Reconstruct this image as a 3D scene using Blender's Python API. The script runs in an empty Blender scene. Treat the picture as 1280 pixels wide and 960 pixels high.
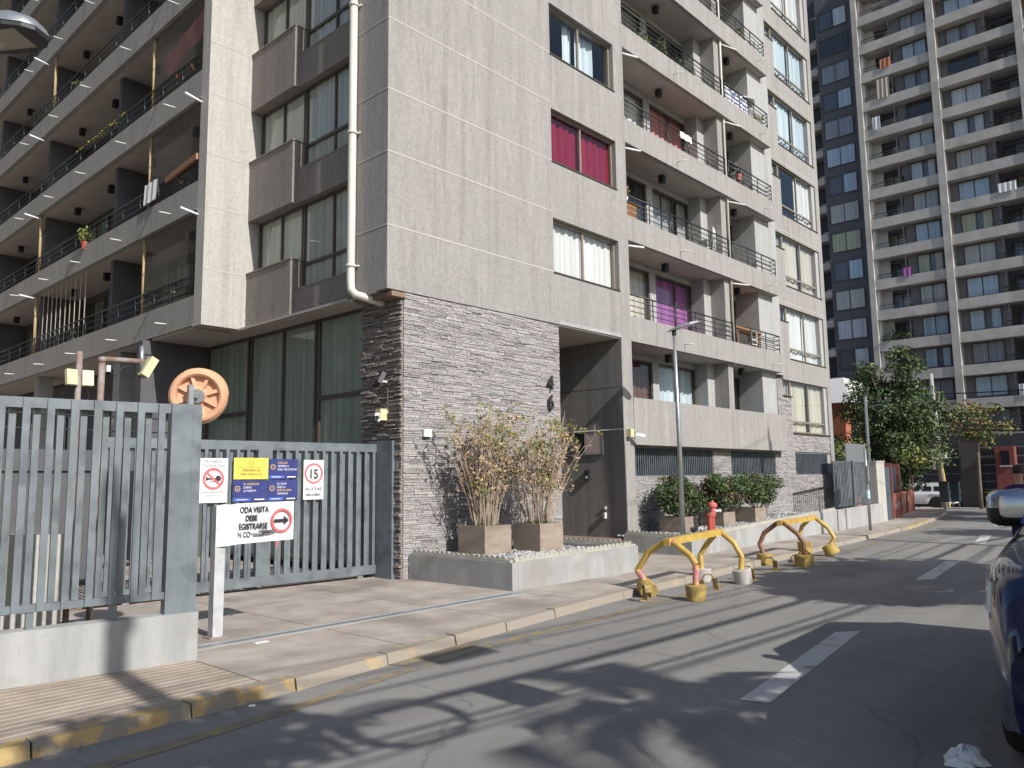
import bpy, math, random
import numpy as np
from mathutils import Vector, Matrix
R = math.radians
rnd = random.Random(11)
sc = bpy.context.scene
COL = sc.collection

# ---------------------------------------------------------------- helpers
class MB:
    """collects faces; build() links them as ONE mesh object"""
    def __init__(s): s.v=[]; s.f=[]; s.m=[]; s.c=[]
    def face(s, pts, m=0, c=None):
        i=len(s.v); s.v.extend([tuple(p) for p in pts]); s.f.append(tuple(range(i,i+len(pts)))); s.m.append(m); s.c.append(c)
    def hexa(s, p, m=0, c=None):
        i=len(s.v); s.v.extend([tuple(q) for q in p])
        for f in ((0,3,2,1),(4,5,6,7),(0,1,5,4),(1,2,6,5),(2,3,7,6),(3,0,4,7)):
            s.f.append(tuple(i+k for k in f)); s.m.append(m); s.c.append(c)
    def box(s, x0,x1,y0,y1,z0,z1, m=0, c=None, T=None):
        p=[(x0,y0,z0),(x1,y0,z0),(x1,y1,z0),(x0,y1,z0),(x0,y0,z1),(x1,y0,z1),(x1,y1,z1),(x0,y1,z1)]
        if T: p=[T(*q) for q in p]
        s.hexa(p,m,c)
    def tube(s, pts, r, n=8, m=0, caps=True, closed=False):
        pts=[Vector(p) for p in pts]; k=len(pts)
        rs=r if isinstance(r,(list,tuple)) else [r]*k
        base=len(s.v); prev=None
        for i,p in enumerate(pts):
            if closed: d=pts[(i+1)%k]-pts[i-1]
            else: d=pts[min(i+1,k-1)]-pts[max(i-1,0)]
            d.normalize()
            a=Vector((0,0,1)) if abs(d.z)<.9 else Vector((1,0,0))
            if prev is not None:
                e1=prev-d*prev.dot(d)
                e1 = e1.normalized() if e1.length>1e-6 else d.cross(a).normalized()
            else: e1=d.cross(a).normalized()
            prev=e1; e2=d.cross(e1)
            for j in range(n):
                t=2*math.pi*j/n; s.v.append(tuple(p+(e1*math.cos(t)+e2*math.sin(t))*rs[i]))
        for i in range(k if closed else k-1):
            i2=(i+1)%k
            for j in range(n):
                j2=(j+1)%n
                s.f.append((base+i*n+j,base+i*n+j2,base+i2*n+j2,base+i2*n+j)); s.m.append(m); s.c.append(None)
        if caps and not closed:
            s.f.append(tuple(base+j for j in range(n))[::-1]); s.m.append(m); s.c.append(None)
            s.f.append(tuple(base+(k-1)*n+j for j in range(n))); s.m.append(m); s.c.append(None)
    def bar(s, p, q, w, h, m=0):      # rectangular section bar from p to q
        p=Vector(p); q=Vector(q); d=(q-p).normalized()
        a=Vector((0,0,1)) if abs(d.z)<.95 else Vector((1,0,0))
        e1=d.cross(a).normalized(); e2=e1.cross(d)
        P=[]
        for o in (p,q):
            for a1,b1 in ((-1,-1),(1,-1),(1,1),(-1,1)): P.append(o+e1*a1*w/2+e2*b1*h/2)
        s.hexa(P,m)
    def lathe(s, prof, o=(0,0,0), n=20, m=0, axis=None):
        o=Vector(o); ax=Vector(axis).normalized() if axis else Vector((0,0,1))
        a=Vector((0,0,1)) if abs(ax.z)<.9 else Vector((1,0,0))
        e1=ax.cross(a).normalized(); e2=ax.cross(e1)
        b=len(s.v)
        for r,h in prof:
            for j in range(n):
                t=2*math.pi*j/n; s.v.append(tuple(o+ax*h+(e1*math.cos(t)+e2*math.sin(t))*max(r,1e-4)))
        for i in range(len(prof)-1):
            for j in range(n):
                j2=(j+1)%n; s.f.append((b+i*n+j,b+i*n+j2,b+(i+1)*n+j2,b+(i+1)*n+j)); s.m.append(m); s.c.append(None)
        s.f.append(tuple(b+j for j in range(n))[::-1]); s.m.append(m); s.c.append(None)
        s.f.append(tuple(b+(len(prof)-1)*n+j for j in range(n))); s.m.append(m); s.c.append(None)
    def prism(s, poly, T0, T1, m=0):   # poly list of 2D points mapped by T0 / T1
        a=[T0(*p) for p in poly]; b=[T1(*p) for p in poly]; n=len(poly)
        s.face(a,m); s.face(b[::-1],m)
        for i in range(n): s.face([a[i],b[i],b[(i+1)%n],a[(i+1)%n]],m)
    def build(s, name, mats, parent=None, smooth=False):
        me=bpy.data.meshes.new(name); me.from_pydata(s.v,[],s.f)
        if not isinstance(mats,(list,tuple)): mats=[mats]
        for mm in mats: me.materials.append(mm)
        if len(mats)>1: me.polygons.foreach_set('material_index',s.m)
        if smooth: me.polygons.foreach_set('use_smooth',[True]*len(s.f))
        if any(c is not None for c in s.c):
            at=me.color_attributes.new('stone_colour','FLOAT_COLOR','CORNER'); arr=[]
            for f,c in zip(s.f,s.c):
                c=c or (.5,.5,.5); arr.extend((c[0],c[1],c[2],1.0)*len(f))
            at.data.foreach_set('color',arr)
        me.update()
        o=bpy.data.objects.new(name,me); COL.objects.link(o)
        adopt(o,parent)
        return o
def adopt(o,parent):
    if parent is not None:
        o.parent=parent
        if parent.type=='EMPTY': o.matrix_parent_inverse=Matrix.Translation(-parent.location)
def tag(o,label=None,cat=None,group=None,kind=None):
    if label: o['label']=label
    if cat: o['category']=cat
    if group: o['group']=group
    if kind: o['kind']=kind
    return o
def thing(name,loc,label,cat,group=None):
    o=bpy.data.objects.new(name,None); COL.objects.link(o); o.location=loc; o.empty_display_size=.2
    return tag(o,label,cat,group)
def copy_tree(o,parent=None):
    c=o.copy(); COL.objects.link(c)
    if parent is not None: c.parent=parent
    for ch in list(o.children): copy_tree(ch,c)
    return c
def txt(s,o,u,v,size,mat,parent,name='lettering',align='CENTER',th=.003,sx=1.0,bold=0.0):
    cu=bpy.data.curves.new(name,'FONT'); cu.body=s; cu.size=size; cu.align_x=align; cu.extrude=th; cu.offset=bold
    t=bpy.data.objects.new(name,cu); COL.objects.link(t)
    dg=bpy.context.evaluated_depsgraph_get()
    me=bpy.data.meshes.new_from_object(t.evaluated_get(dg)); bpy.data.objects.remove(t); bpy.data.curves.remove(cu)
    o=Vector(o);u=Vector(u).normalized();v=Vector(v).normalized();w=u.cross(v)
    for p in me.vertices: p.co=o+u*p.co.x*sx+v*p.co.y+w*p.co.z
    me.materials.clear(); me.materials.append(mat); me.name=name
    ob=bpy.data.objects.new(name,me); COL.objects.link(ob); adopt(ob,parent); return ob

# ---------------------------------------------------------------- materials
def _new(name):
    m=bpy.data.materials.new(name); m.use_nodes=True; nt=m.node_tree; b=nt.nodes['Principled BSDF']
    return m,nt,b
def mat(name,c,rough=.7,c2=None,scale=3.0,detail=6,bump=0.0,bscale=40,metal=0.0,coat=0.0,stretch=None,spec=.5,contrast=(.35,.65),dist=.02,c3=None,s3=.6,trans=0):
    m,nt,b=_new(name); N=nt.nodes; L=nt.links
    b.inputs['Roughness'].default_value=rough; b.inputs['Metallic'].default_value=metal
    b.inputs['Coat Weight'].default_value=coat; b.inputs['Specular IOR Level'].default_value=spec
    b.inputs['Base Color'].default_value=(*c,1)
    tc=N.new('ShaderNodeTexCoord'); src=tc.outputs['Object']
    if stretch:
        mp=N.new('ShaderNodeMapping'); mp.inputs['Scale'].default_value=stretch; L.new(src,mp.inputs[0]); src2=mp.outputs[0]
    else: src2=src
    if c2:
        n=N.new('ShaderNodeTexNoise'); n.inputs['Scale'].default_value=scale; n.inputs['Detail'].default_value=detail; n.inputs['Roughness'].default_value=.62
        L.new(src2,n.inputs['Vector'])
        r=N.new('ShaderNodeValToRGB'); r.color_ramp.elements[0].position=contrast[0]; r.color_ramp.elements[1].position=contrast[1]
        r.color_ramp.elements[0].color=(*c,1); r.color_ramp.elements[1].color=(*c2,1); L.new(n.outputs['Fac'],r.inputs[0])
        out=r.outputs[0]
        if c3:
            n3=N.new('ShaderNodeTexNoise'); n3.inputs['Scale'].default_value=s3; n3.inputs['Detail'].default_value=4; L.new(src,n3.inputs['Vector'])
            r3=N.new('ShaderNodeValToRGB'); r3.color_ramp.elements[0].position=.5; r3.color_ramp.elements[1].position=.68; L.new(n3.outputs['Fac'],r3.inputs[0])
            mx=N.new('ShaderNodeMix'); mx.data_type='RGBA'; L.new(r3.outputs[0],mx.inputs[0]); L.new(out,mx.inputs[6]); mx.inputs[7].default_value=(*c3,1); out=mx.outputs[2]
        L.new(out,b.inputs['Base Color'])
    if bump:
        n2=N.new('ShaderNodeTexNoise'); n2.inputs['Scale'].default_value=bscale; n2.inputs['Detail'].default_value=5; n2.inputs['Roughness'].default_value=.65; L.new(src2 if stretch and bscale<0 else src,n2.inputs['Vector'])
        bp=N.new('ShaderNodeBump'); bp.inputs['Strength'].default_value=bump; bp.inputs['Distance'].default_value=dist; L.new(n2.outputs['Fac'],bp.inputs['Height']); L.new(bp.outputs[0],b.inputs['Normal'])
    if trans: b.inputs['Transmission Weight'].default_value=trans
    return m
def glass(name,tint=(.55,.62,.6),refl=1.0,ior=1.5,rough=.01):
    m=bpy.data.materials.new(name); m.use_nodes=True; nt=m.node_tree; N=nt.nodes; L=nt.links
    for n in list(N): N.remove(n)
    o=N.new('ShaderNodeOutputMaterial'); t=N.new('ShaderNodeBsdfTransparent'); t.inputs[0].default_value=(*tint,1)
    g=N.new('ShaderNodeBsdfGlossy'); g.inputs['Roughness'].default_value=rough; g.inputs[0].default_value=(.95*refl,.97*refl,1*refl,1)
    lw=N.new('ShaderNodeLayerWeight'); lw.inputs[0].default_value=.5; pw=N.new('ShaderNodeMath'); pw.operation='POWER'; pw.inputs[1].default_value=4.0; L.new(lw.outputs['Facing'],pw.inputs[0])
    r0=((ior-1)/(ior+1))**2*1.8; fr=N.new('ShaderNodeMath'); fr.operation='MULTIPLY_ADD'; fr.inputs[1].default_value=1-r0; fr.inputs[2].default_value=r0; L.new(pw.outputs[0],fr.inputs[0])
    tc=N.new('ShaderNodeTexCoord'); nz=N.new('ShaderNodeTexNoise'); nz.inputs['Scale'].default_value=1.1; L.new(tc.outputs['Object'],nz.inputs['Vector'])
    bp=N.new('ShaderNodeBump'); bp.inputs['Strength'].default_value=.018; bp.inputs['Distance'].default_value=.05; L.new(nz.outputs['Fac'],bp.inputs['Height']); L.new(bp.outputs[0],g.inputs['Normal'])
    mx=N.new('ShaderNodeMixShader'); L.new(fr.outputs[0],mx.inputs[0]); L.new(t.outputs[0],mx.inputs[1]); L.new(g.outputs[0],mx.inputs[2]); L.new(mx.outputs[0],o.inputs[0])
    return m
def cloth(name,c):  # light and dark of the folds is painted into the colour as vertical streaks
    return mat(name,tuple(x*.78 for x in c),.9,tuple(min(.85,x*1.08) for x in c),scale=1.0,detail=3,stretch=(9,9,.12),spec=.1,contrast=(.38,.62))
def leaf(name,c,c2,s=2.0):
    m,nt,b=_new(name); N=nt.nodes; L=nt.links
    tc=N.new('ShaderNodeTexCoord'); n=N.new('ShaderNodeTexNoise'); n.inputs['Scale'].default_value=s; n.inputs['Detail'].default_value=3; L.new(tc.outputs['Object'],n.inputs['Vector'])
    r=N.new('ShaderNodeValToRGB'); r.color_ramp.elements[0].position=.35; r.color_ramp.elements[1].position=.65; r.color_ramp.elements[0].color=(*c,1); r.color_ramp.elements[1].color=(*c2,1)
    L.new(n.outputs['Fac'],r.inputs[0]); L.new(r.outputs[0],b.inputs['Base Color']); b.inputs['Roughness'].default_value=.55; b.inputs['Specular IOR Level'].default_value=.35
    return m
M={}
# stucco of the big wall: fine vertical combing, long streaks
def stucco(name,a,b2,c3):
    m,nt,b=_new(name); N=nt.nodes; L=nt.links; b.inputs['Roughness'].default_value=.92; b.inputs['Specular IOR Level'].default_value=.2
    tc=N.new('ShaderNodeTexCoord')
    mp=N.new('ShaderNodeMapping'); mp.inputs['Scale'].default_value=(7,7,.8); L.new(tc.outputs['Object'],mp.inputs[0])
    n=N.new('ShaderNodeTexNoise'); n.inputs['Scale'].default_value=1.3; n.inputs['Detail'].default_value=12; n.inputs['Roughness'].default_value=.78; L.new(mp.outputs[0],n.inputs['Vector'])
    r=N.new('ShaderNodeValToRGB'); r.color_ramp.elements[0].position=.32; r.color_ramp.elements[1].position=.68; r.color_ramp.elements[0].color=(*a,1); r.color_ramp.elements[1].color=(*b2,1); L.new(n.outputs['Fac'],r.inputs[0])
    n3=N.new('ShaderNodeTexNoise'); n3.inputs['Scale'].default_value=.55; n3.inputs['Detail'].default_value=7; L.new(tc.outputs['Object'],n3.inputs['Vector'])
    r3=N.new('ShaderNodeValToRGB'); r3.color_ramp.elements[0].position=.42; r3.color_ramp.elements[1].position=.72; L.new(n3.outputs['Fac'],r3.inputs[0])
    mx=N.new('ShaderNodeMix'); mx.data_type='RGBA'; L.new(r3.outputs[0],mx.inputs[0]); L.new(r.outputs[0],mx.inputs[6]); mx.inputs[7].default_value=(*c3,1)
    mp4=N.new('ShaderNodeMapping'); mp4.inputs['Scale'].default_value=(3.2,3.2,.13); L.new(tc.outputs['Object'],mp4.inputs[0])
    n4=N.new('ShaderNodeTexNoise'); n4.inputs['Scale'].default_value=1.6; n4.inputs['Detail'].default_value=6; n4.inputs['Roughness'].default_value=.6; L.new(mp4.outputs[0],n4.inputs['Vector'])
    r4=N.new('ShaderNodeValToRGB'); r4.color_ramp.elements[0].position=.50; r4.color_ramp.elements[1].position=.74; r4.color_ramp.elements[0].color=(1,1,1,1); r4.color_ramp.elements[1].color=(.80,.79,.775,1); L.new(n4.outputs['Fac'],r4.inputs[0])
    n5=N.new('ShaderNodeTexNoise'); n5.inputs['Scale'].default_value=16; n5.inputs['Detail'].default_value=8; n5.inputs['Roughness'].default_value=.75; L.new(tc.outputs['Object'],n5.inputs['Vector'])
    r5=N.new('ShaderNodeValToRGB'); r5.color_ramp.elements[0].position=.3; r5.color_ramp.elements[1].position=.7; r5.color_ramp.elements[0].color=(.83,.83,.83,1); r5.color_ramp.elements[1].color=(1.14,1.14,1.14,1); L.new(n5.outputs['Fac'],r5.inputs[0])
    m4=N.new('ShaderNodeMix'); m4.data_type='RGBA'; m4.blend_type='MULTIPLY'; m4.inputs[0].default_value=1; L.new(mx.outputs[2],m4.inputs[6]); L.new(r4.outputs[0],m4.inputs[7])
    m5=N.new('ShaderNodeMix'); m5.data_type='RGBA'; m5.blend_type='MULTIPLY'; m5.inputs[0].default_value=1; L.new(m4.outputs[2],m5.inputs[6]); L.new(r5.outputs[0],m5.inputs[7])
    L.new(m5.outputs[2],b.inputs['Base Color'])
    mp2=N.new('ShaderNodeMapping'); mp2.inputs['Scale'].default_value=(70,70,9); L.new(tc.outputs['Object'],mp2.inputs[0])
    n2=N.new('ShaderNodeTexNoise'); n2.inputs['Scale'].default_value=1; n2.inputs['Detail'].default_value=4; L.new(mp2.outputs[0],n2.inputs['Vector'])
    bp=N.new('ShaderNodeBump'); bp.inputs['Strength'].default_value=.75; bp.inputs['Distance'].default_value=.02; L.new(n2.outputs['Fac'],bp.inputs['Height']); L.new(bp.outputs[0],b.inputs['Normal'])
    return m
M['stucco']=stucco('combed_stucco',(.282,.270,.256),(.382,.368,.350),(.315,.303,.288))
M['stucco_pale']=stucco('pale_stucco',(.44,.42,.385),(.52,.50,.46),(.46,.44,.41))
M['stucco_grey']=stucco('grey_stucco',(.36,.36,.35),(.45,.45,.44),(.38,.38,.375))
M['joint']=mat('joint_paint',(.50,.485,.455),.8,(.43,.415,.39),scale=6)
M['soffit']=mat('soffit_plaster',(.42,.385,.35),.9,(.48,.44,.40),scale=1.5,bump=.1)
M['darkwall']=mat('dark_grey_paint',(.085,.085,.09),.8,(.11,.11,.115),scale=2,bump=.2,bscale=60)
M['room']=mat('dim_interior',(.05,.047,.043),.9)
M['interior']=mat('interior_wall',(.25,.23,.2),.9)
M['frame']=mat('bronze_aluminium',(.085,.072,.06),.45,(.11,.095,.08),scale=5,metal=.3)
M['frame_light']=mat('beige_aluminium',(.30,.26,.21),.45,(.25,.22,.18),scale=5,metal=.2)
M['glass']=glass('window_glass',(.92,.935,.92),.75)
M['glass_dark']=glass('tinted_glass',(.80,.86,.82),.65,1.5)
M['glass_blue']=glass('tower_glass',(.90,.94,.99),.8,1.55)
M['rail']=mat('dark_rail_paint',(.025,.03,.032),.4,(.04,.046,.048),scale=12,metal=.2)
M['pipe']=mat('pvc_cream',(.66,.64,.58),.5,(.58,.56,.5),scale=3,stretch=(1,1,.3))
M['lampblack']=mat('lamp_black',(.02,.02,.022),.5)
M['white']=mat('white_paint',(.78,.78,.76),.5,(.7,.7,.68),scale=6)
M['bamboo']=mat('bamboo',(.48,.36,.2),.6,(.36,.26,.13),scale=10,stretch=(1,1,.4))
M['led']=mat('bright_white_tube',(.8,.8,.85),.25)
CUR={'white':(.78,.78,.78),'cream':(.62,.58,.5),'greenish':(.62,.65,.575),'red':(.24,.018,.05),'pink':(.62,.25,.25),'purple':(.38,.14,.38),
     'bluewhite':(.62,.72,.8),'grey':(.40,.40,.41),'beige':(.5,.44,.36),'yellow':(.6,.58,.34),'brown':(.16,.08,.07),'palepink':(.55,.38,.37),'dark':(.06,.06,.065),'blue':(.15,.19,.27)}
for k,c in CUR.items(): M['cur_'+k]=cloth('curtain_'+k,c)
# ledge stone: colour from the stone's own attribute
def stone():
    m,nt,b=_new('ledge_stone'); N=nt.nodes; L=nt.links; b.inputs['Roughness'].default_value=.85; b.inputs['Specular IOR Level'].default_value=.25
    a=N.new('ShaderNodeVertexColor'); a.layer_name='stone_colour'
    tc=N.new('ShaderNodeTexCoord'); n=N.new('ShaderNodeTexNoise'); n.inputs['Scale'].default_value=26; n.inputs['Detail'].default_value=8; L.new(tc.outputs['Object'],n.inputs['Vector'])
    r=N.new('ShaderNodeValToRGB'); r.color_ramp.elements[0].position=.3; r.color_ramp.elements[1].position=.7; r.color_ramp.elements[0].color=(.62,.6,.6,1); r.color_ramp.elements[1].color=(1.22,1.2,1.18,1); L.new(n.outputs['Fac'],r.inputs[0])
    mx=N.new('ShaderNodeMix'); mx.data_type='RGBA'; mx.blend_type='MULTIPLY'; mx.inputs[0].default_value=1; L.new(a.outputs[0],mx.inputs[6]); L.new(r.outputs[0],mx.inputs[7]); L.new(mx.outputs[2],b.inputs['Base Color'])
    n2=N.new('ShaderNodeTexNoise'); n2.inputs['Scale'].default_value=34; n2.inputs['Detail'].default_value=6; L.new(tc.outputs['Object'],n2.inputs['Vector'])
    bp=N.new('ShaderNodeBump'); bp.inputs['Strength'].default_value=.8; bp.inputs['Distance'].default_value=.03; L.new(n2.outputs['Fac'],bp.inputs['Height']); L.new(bp.outputs[0],b.inputs['Normal'])
    return m
M['stone']=stone()
def asphalt():
    m,nt,b=_new('asphalt'); N=nt.nodes; L=nt.links; b.inputs['Roughness'].default_value=.88; b.inputs['Specular IOR Level'].default_value=.3
    tc=N.new('ShaderNodeTexCoord'); src=tc.outputs['Object']
    def noise(s,d,ro=.6,vec=src):
        n=N.new('ShaderNodeTexNoise'); n.inputs['Scale'].default_value=s; n.inputs['Detail'].default_value=d; n.inputs['Roughness'].default_value=ro; L.new(vec,n.inputs['Vector']); return n.outputs['Fac']
    def ramp(f,p0,p1,c0,c1):
        r=N.new('ShaderNodeValToRGB'); r.color_ramp.elements[0].position=p0; r.color_ramp.elements[1].position=p1; r.color_ramp.elements[0].color=(*c0,1); r.color_ramp.elements[1].color=(*c1,1); L.new(f,r.inputs[0]); return r.outputs[0]
    def mix(f,a,bb,mode='MIX'):
        x=N.new('ShaderNodeMix'); x.data_type='RGBA'; x.blend_type=mode
        if isinstance(f,float): x.inputs[0].default_value=f
        else: L.new(f,x.inputs[0])
        L.new(a,x.inputs[6]); L.new(bb,x.inputs[7]); return x.outputs[2]
    mp=N.new('ShaderNodeMapping'); mp.inputs['Scale'].default_value=(.18,1.1,1); mp.inputs['Rotation'].default_value=(0,0,R(-5)); L.new(src,mp.inputs[0])
    base=ramp(noise(.9,8,.65,mp.outputs[0]),.3,.72,(.190,.185,.178),(.282,.275,.263))
    grain=ramp(noise(120,4,.75),.3,.72,(.38,.38,.38),(1.62,1.6,1.57))
    c=mix(1.0,base,grain,'MULTIPLY')
    blot=ramp(noise(.45,5),.55,.66,(1,1,1),(.84,.84,.85)); c=mix(1.0,c,blot,'MULTIPLY')
    wv=N.new('ShaderNodeTexNoise'); wv.inputs['Scale'].default_value=1.6; wv.inputs['Detail'].default_value=4; L.new(src,wv.inputs['Vector'])
    ad=N.new('ShaderNodeMix'); ad.data_type='RGBA'; ad.inputs[0].default_value=.35; L.new(src,ad.inputs[6]); L.new(wv.outputs['Color'],ad.inputs[7])
    vo=N.new('ShaderNodeTexVoronoi'); vo.feature='DISTANCE_TO_EDGE'; vo.inputs['Scale'].default_value=.55; L.new(ad.outputs[2],vo.inputs['Vector'])
    cr=ramp(vo.outputs['Distance'],.0,.008,(.74,.74,.74),(1,1,1)); c=mix(1.0,c,cr,'MULTIPLY')
    sp=ramp(noise(3.2,6,.7),.64,.72,(1,1,1),(.66,.66,.66)); c=mix(1.0,c,sp,'MULTIPLY')
    L.new(c,b.inputs['Base Color'])
    bp=N.new('ShaderNodeBump'); bp.inputs['Strength'].default_value=.5; bp.inputs['Distance'].default_value=.012; L.new(noise(130,4),bp.inputs['Height']); L.new(bp.outputs[0],b.inputs['Normal'])
    return m
M['asphalt']=asphalt()
M['ground']=mat('ground_far',(.2,.19,.17),.9,(.26,.24,.21),scale=.5)
M['pave']=mat('concrete_paving',(.27,.235,.20),.9,(.44,.385,.335),scale=1.7,detail=12,bump=.35,bscale=60,c3=(.235,.205,.175),s3=.9,contrast=(.3,.66))
M['tile']=mat('ribbed_paving',(.25,.205,.165),.9,(.37,.31,.255),scale=2.2,detail=9,bump=.3,bscale=50)
M['lowwall']=mat('stained_concrete',(.30,.305,.30),.9,(.40,.40,.39),scale=1.2,detail=9,bump=.3,bscale=50,stretch=(3,3,.6),c3=(.29,.28,.26),s3=1.5)
def painted(name,paint,under,lo=.42,hi=.5,scale=5,stretch=None):
    return mat(name,under,.8,paint,scale=scale,detail=9,bump=.3,bscale=60,contrast=(lo,hi),stretch=stretch)
M['kerb']=painted('yellow_painted_kerb',(.42,.30,.13),(.25,.22,.18),.47,.54,4.5)
M['kerb_worn']=painted('worn_yellow_kerb',(.42,.32,.17),(.30,.26,.215),.55,.66,3.5)
M['roadyellow']=painted('faded_yellow_line',(.27,.215,.12),(.17,.155,.135),.42,.62,6)
M['roadwhite']=painted('worn_white_line',(.50,.50,.48),(.2,.19,.18),.33,.45,5)
M['fence']=mat('blue_grey_steel_paint',(.145,.168,.182),.42,(.20,.232,.25),scale=2.6,detail=10,metal=.15,c3=(.115,.135,.15),s3=4,spec=.5,bump=.06,bscale=30)
M['steel']=mat('galvanised',(.42,.44,.45),.4,(.33,.35,.36),scale=8,metal=.7)
M['rust']=mat('rusty_pipe',(.22,.13,.09),.7,(.30,.28,.28),scale=9,detail=6)
M['orange']=mat('orange_plastic',(.64,.34,.20),.45,(.70,.41,.26),scale=3)
M['yellowplastic']=mat('aged_cream_plastic',(.68,.62,.38),.5,(.6,.54,.33),scale=6)
M['mirror']=mat('mirror_face',(.8,.8,.8),.03,metal=1)
M['signwhite']=mat('sign_white',(.78,.78,.77),.35,(.70,.71,.72),scale=8)
M['ink']=mat('sign_black',(.03,.03,.035),.5)
M['inkgrey']=mat('sign_faded_grey',(.12,.12,.135),.6)
M['signred']=mat('sign_red',(.70,.10,.12),.45,(.65,.2,.2),scale=8)
M['signyellow']=mat('sign_yellow',(.82,.62,.10),.4,(.76,.58,.12),scale=6)
M['signblue']=mat('sign_navy',(.03,.04,.17),.4,(.045,.055,.21),scale=6)
M['signblue2']=mat('sign_bright_blue',(.07,.13,.52),.4)
M['amber']=mat('sign_amber',(.75,.48,.08),.4)
M['gravel']=mat('grey_pebbles',(.3,.3,.3),.8,(.55,.55,.54),scale=14,contrast=(.4,.6))
M['edging']=mat('cream_edging',(.46,.445,.385),.7,(.36,.35,.30),scale=5)
M['planter']=mat('planter_clay',(.25,.195,.155),.75,(.36,.295,.24),scale=2.2,detail=8,bump=.2,bscale=40,stretch=(1,1,3))
M['soil']=mat('soil',(.06,.045,.03),.95,(.1,.08,.05),scale=12)
M['twig']=mat('dry_twig',(.46,.37,.28),.8,(.34,.26,.19),scale=12)
M['bark']=mat('bark',(.11,.085,.06),.9,(.2,.16,.12),scale=9,bump=.6,bscale=14,stretch=(1,1,.3))
M['hyd']=mat('hydrant_red',(.50,.07,.05),.5,(.42,.09,.07),scale=8)
M['rack']=mat('yellow_rack_paint',(.62,.42,.09),.45,(.50,.33,.08),scale=7,c3=(.44,.28,.07),s3=5,bump=.1)
M['rackpink']=mat('pink_scrawl_paint',(.56,.16,.28),.5,(.60,.40,.12),scale=9,contrast=(.45,.6))
M['rackbrown']=mat('brown_arch_tone',(.17,.075,.05),.6,(.26,.13,.07),scale=8)  # front arch of the farther rack is coloured dark brown
M['bucket']=painted('yellow_painted_bucket',(.48,.34,.08),(.28,.2,.09),.4,.6,7)
M['bucketgrey']=mat('grey_concrete_bucket',(.40,.38,.36),.9,(.5,.47,.45),scale=6,bump=.3)
M['brass']=painted('worn_yellow_strap',(.45,.32,.1),(.18,.12,.06),.4,.6,10)
M['carblue']=mat('dark_blue_car_paint',(.012,.022,.075),.22,coat=1.0,metal=.3)
M['carwhite']=mat('white_car_paint',(.75,.76,.78),.25,coat=.8)
M['chrome']=mat('chrome',(.52,.54,.57),.16,metal=1)
M['black']=mat('black_plastic',(.015,.015,.016),.5)
M['tyre']=mat('tyre',(.02,.02,.02),.85)
M['carglass']=mat('car_glass',(.015,.02,.025),.05,coat=.5)
M['lens']=mat('headlight_lens',(.72,.72,.62),.12,(.5,.52,.5),scale=14,coat=1)
M['taillight']=mat('tail_light',(.5,.02,.03),.2,coat=1)
M['towerconc']=mat('tower_concrete',(.43,.405,.375),.9,(.54,.51,.475),scale=1.0,detail=9,bump=.3,bscale=30,c3=(.39,.37,.34),s3=.7)
M['towerdark']=mat('tower_dark_paint',(.11,.11,.125),.85,(.125,.125,.14),scale=.6)
M['towerwhite']=mat('tower_pale_side',(.74,.73,.71),.9)
M['brick']=mat('red_brick',(.24,.075,.05),.9,(.31,.115,.075),scale=8,bump=.3)
M['brickdark']=mat('brown_red_wall',(.17,.045,.04),.9,(.22,.07,.06),scale=4)
M['roofwhite']=mat('pale_roof',(.6,.6,.6),.7,(.52,.52,.53),scale=20)
M['cur_lobby']=cloth('lobby_blind',(.50,.52,.46)); M['cable']=mat('cable_black',(.012,.012,.013),.6)
M['polewood']=mat('pole_concrete',(.30,.29,.27),.9,(.40,.38,.36),scale=5,bump=.2)
M['lf_dark']=leaf('leaf_dark',(.022,.045,.018),(.045,.085,.03)); M['lf_mid']=leaf('leaf_mid',(.05,.09,.03),(.085,.13,.045)); M['lf_light']=leaf('leaf_light',(.11,.15,.05),(.17,.2,.075))
M['lf_yel']=leaf('leaf_yellow',(.28,.24,.05),(.22,.26,.06)); M['lf_red']=leaf('leaf_bronze',(.20,.08,.05),(.28,.13,.06)); M['lf_dry']=leaf('leaf_dry',(.50,.36,.22),(.40,.29,.18)); M['lf_purple']=leaf('leaf_purple',(.09,.05,.07),(.13,.08,.09))
M['skin']=mat('skin',(.38,.22,.15),.6); M['shirt']=cloth('purple_shirt',(.055,.03,.12)); M['trousers']=cloth('dark_trousers',(.03,.035,.06)); M['hair']=mat('hair',(.012,.01,.009),.7)
M['wood']=mat('wood',(.36,.19,.09),.6,(.28,.14,.07),scale=4,stretch=(1,6,6))
M['terracotta']=mat('terracotta',(.45,.16,.09),.8,(.5,.2,.12),scale=6)
M['net']=mat('net_cord',(.12,.115,.1),.8)
M['bag']=mat('white_plastic_film',(.8,.81,.82),.4)
# ---------------------------------------------------------------- terrain
def gz(x): return 0 if x<45 else -(x-45)*.045 if x<62 else -.765
def sheet(name,xs,ys,z,m,kind='structure'):
    b=MB()
    for i in range(len(xs)-1):
        for j in range(len(ys)-1):
            b.face([(xs[i],ys[j],z+gz(xs[i])),(xs[i+1],ys[j],z+gz(xs[i+1])),(xs[i+1],ys[j+1],z+gz(xs[i+1])),(xs[i],ys[j+1],z+gz(xs[i]))])
    return tag(b.build(name,m),kind=kind)
sheet('ground',[-600,-60,0,45,62,120,900],[-700,-60,0,60,900],-.125,M['ground'])
KP=[(-14,4.95),(-6,5.45),(1.6,5.92),(3.5,6.03),(5.9,6.36),(9.4,6.83),(28.2,8.2),(34,9.0),(40,10.1),(43.5,11.2)]
def ky(x):
    for (a,b),(c,d) in zip(KP,KP[1:]):
        if a<=x<=c: return b+(d-b)*(x-a)/(c-a)
    return KP[-1][1]
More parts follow.
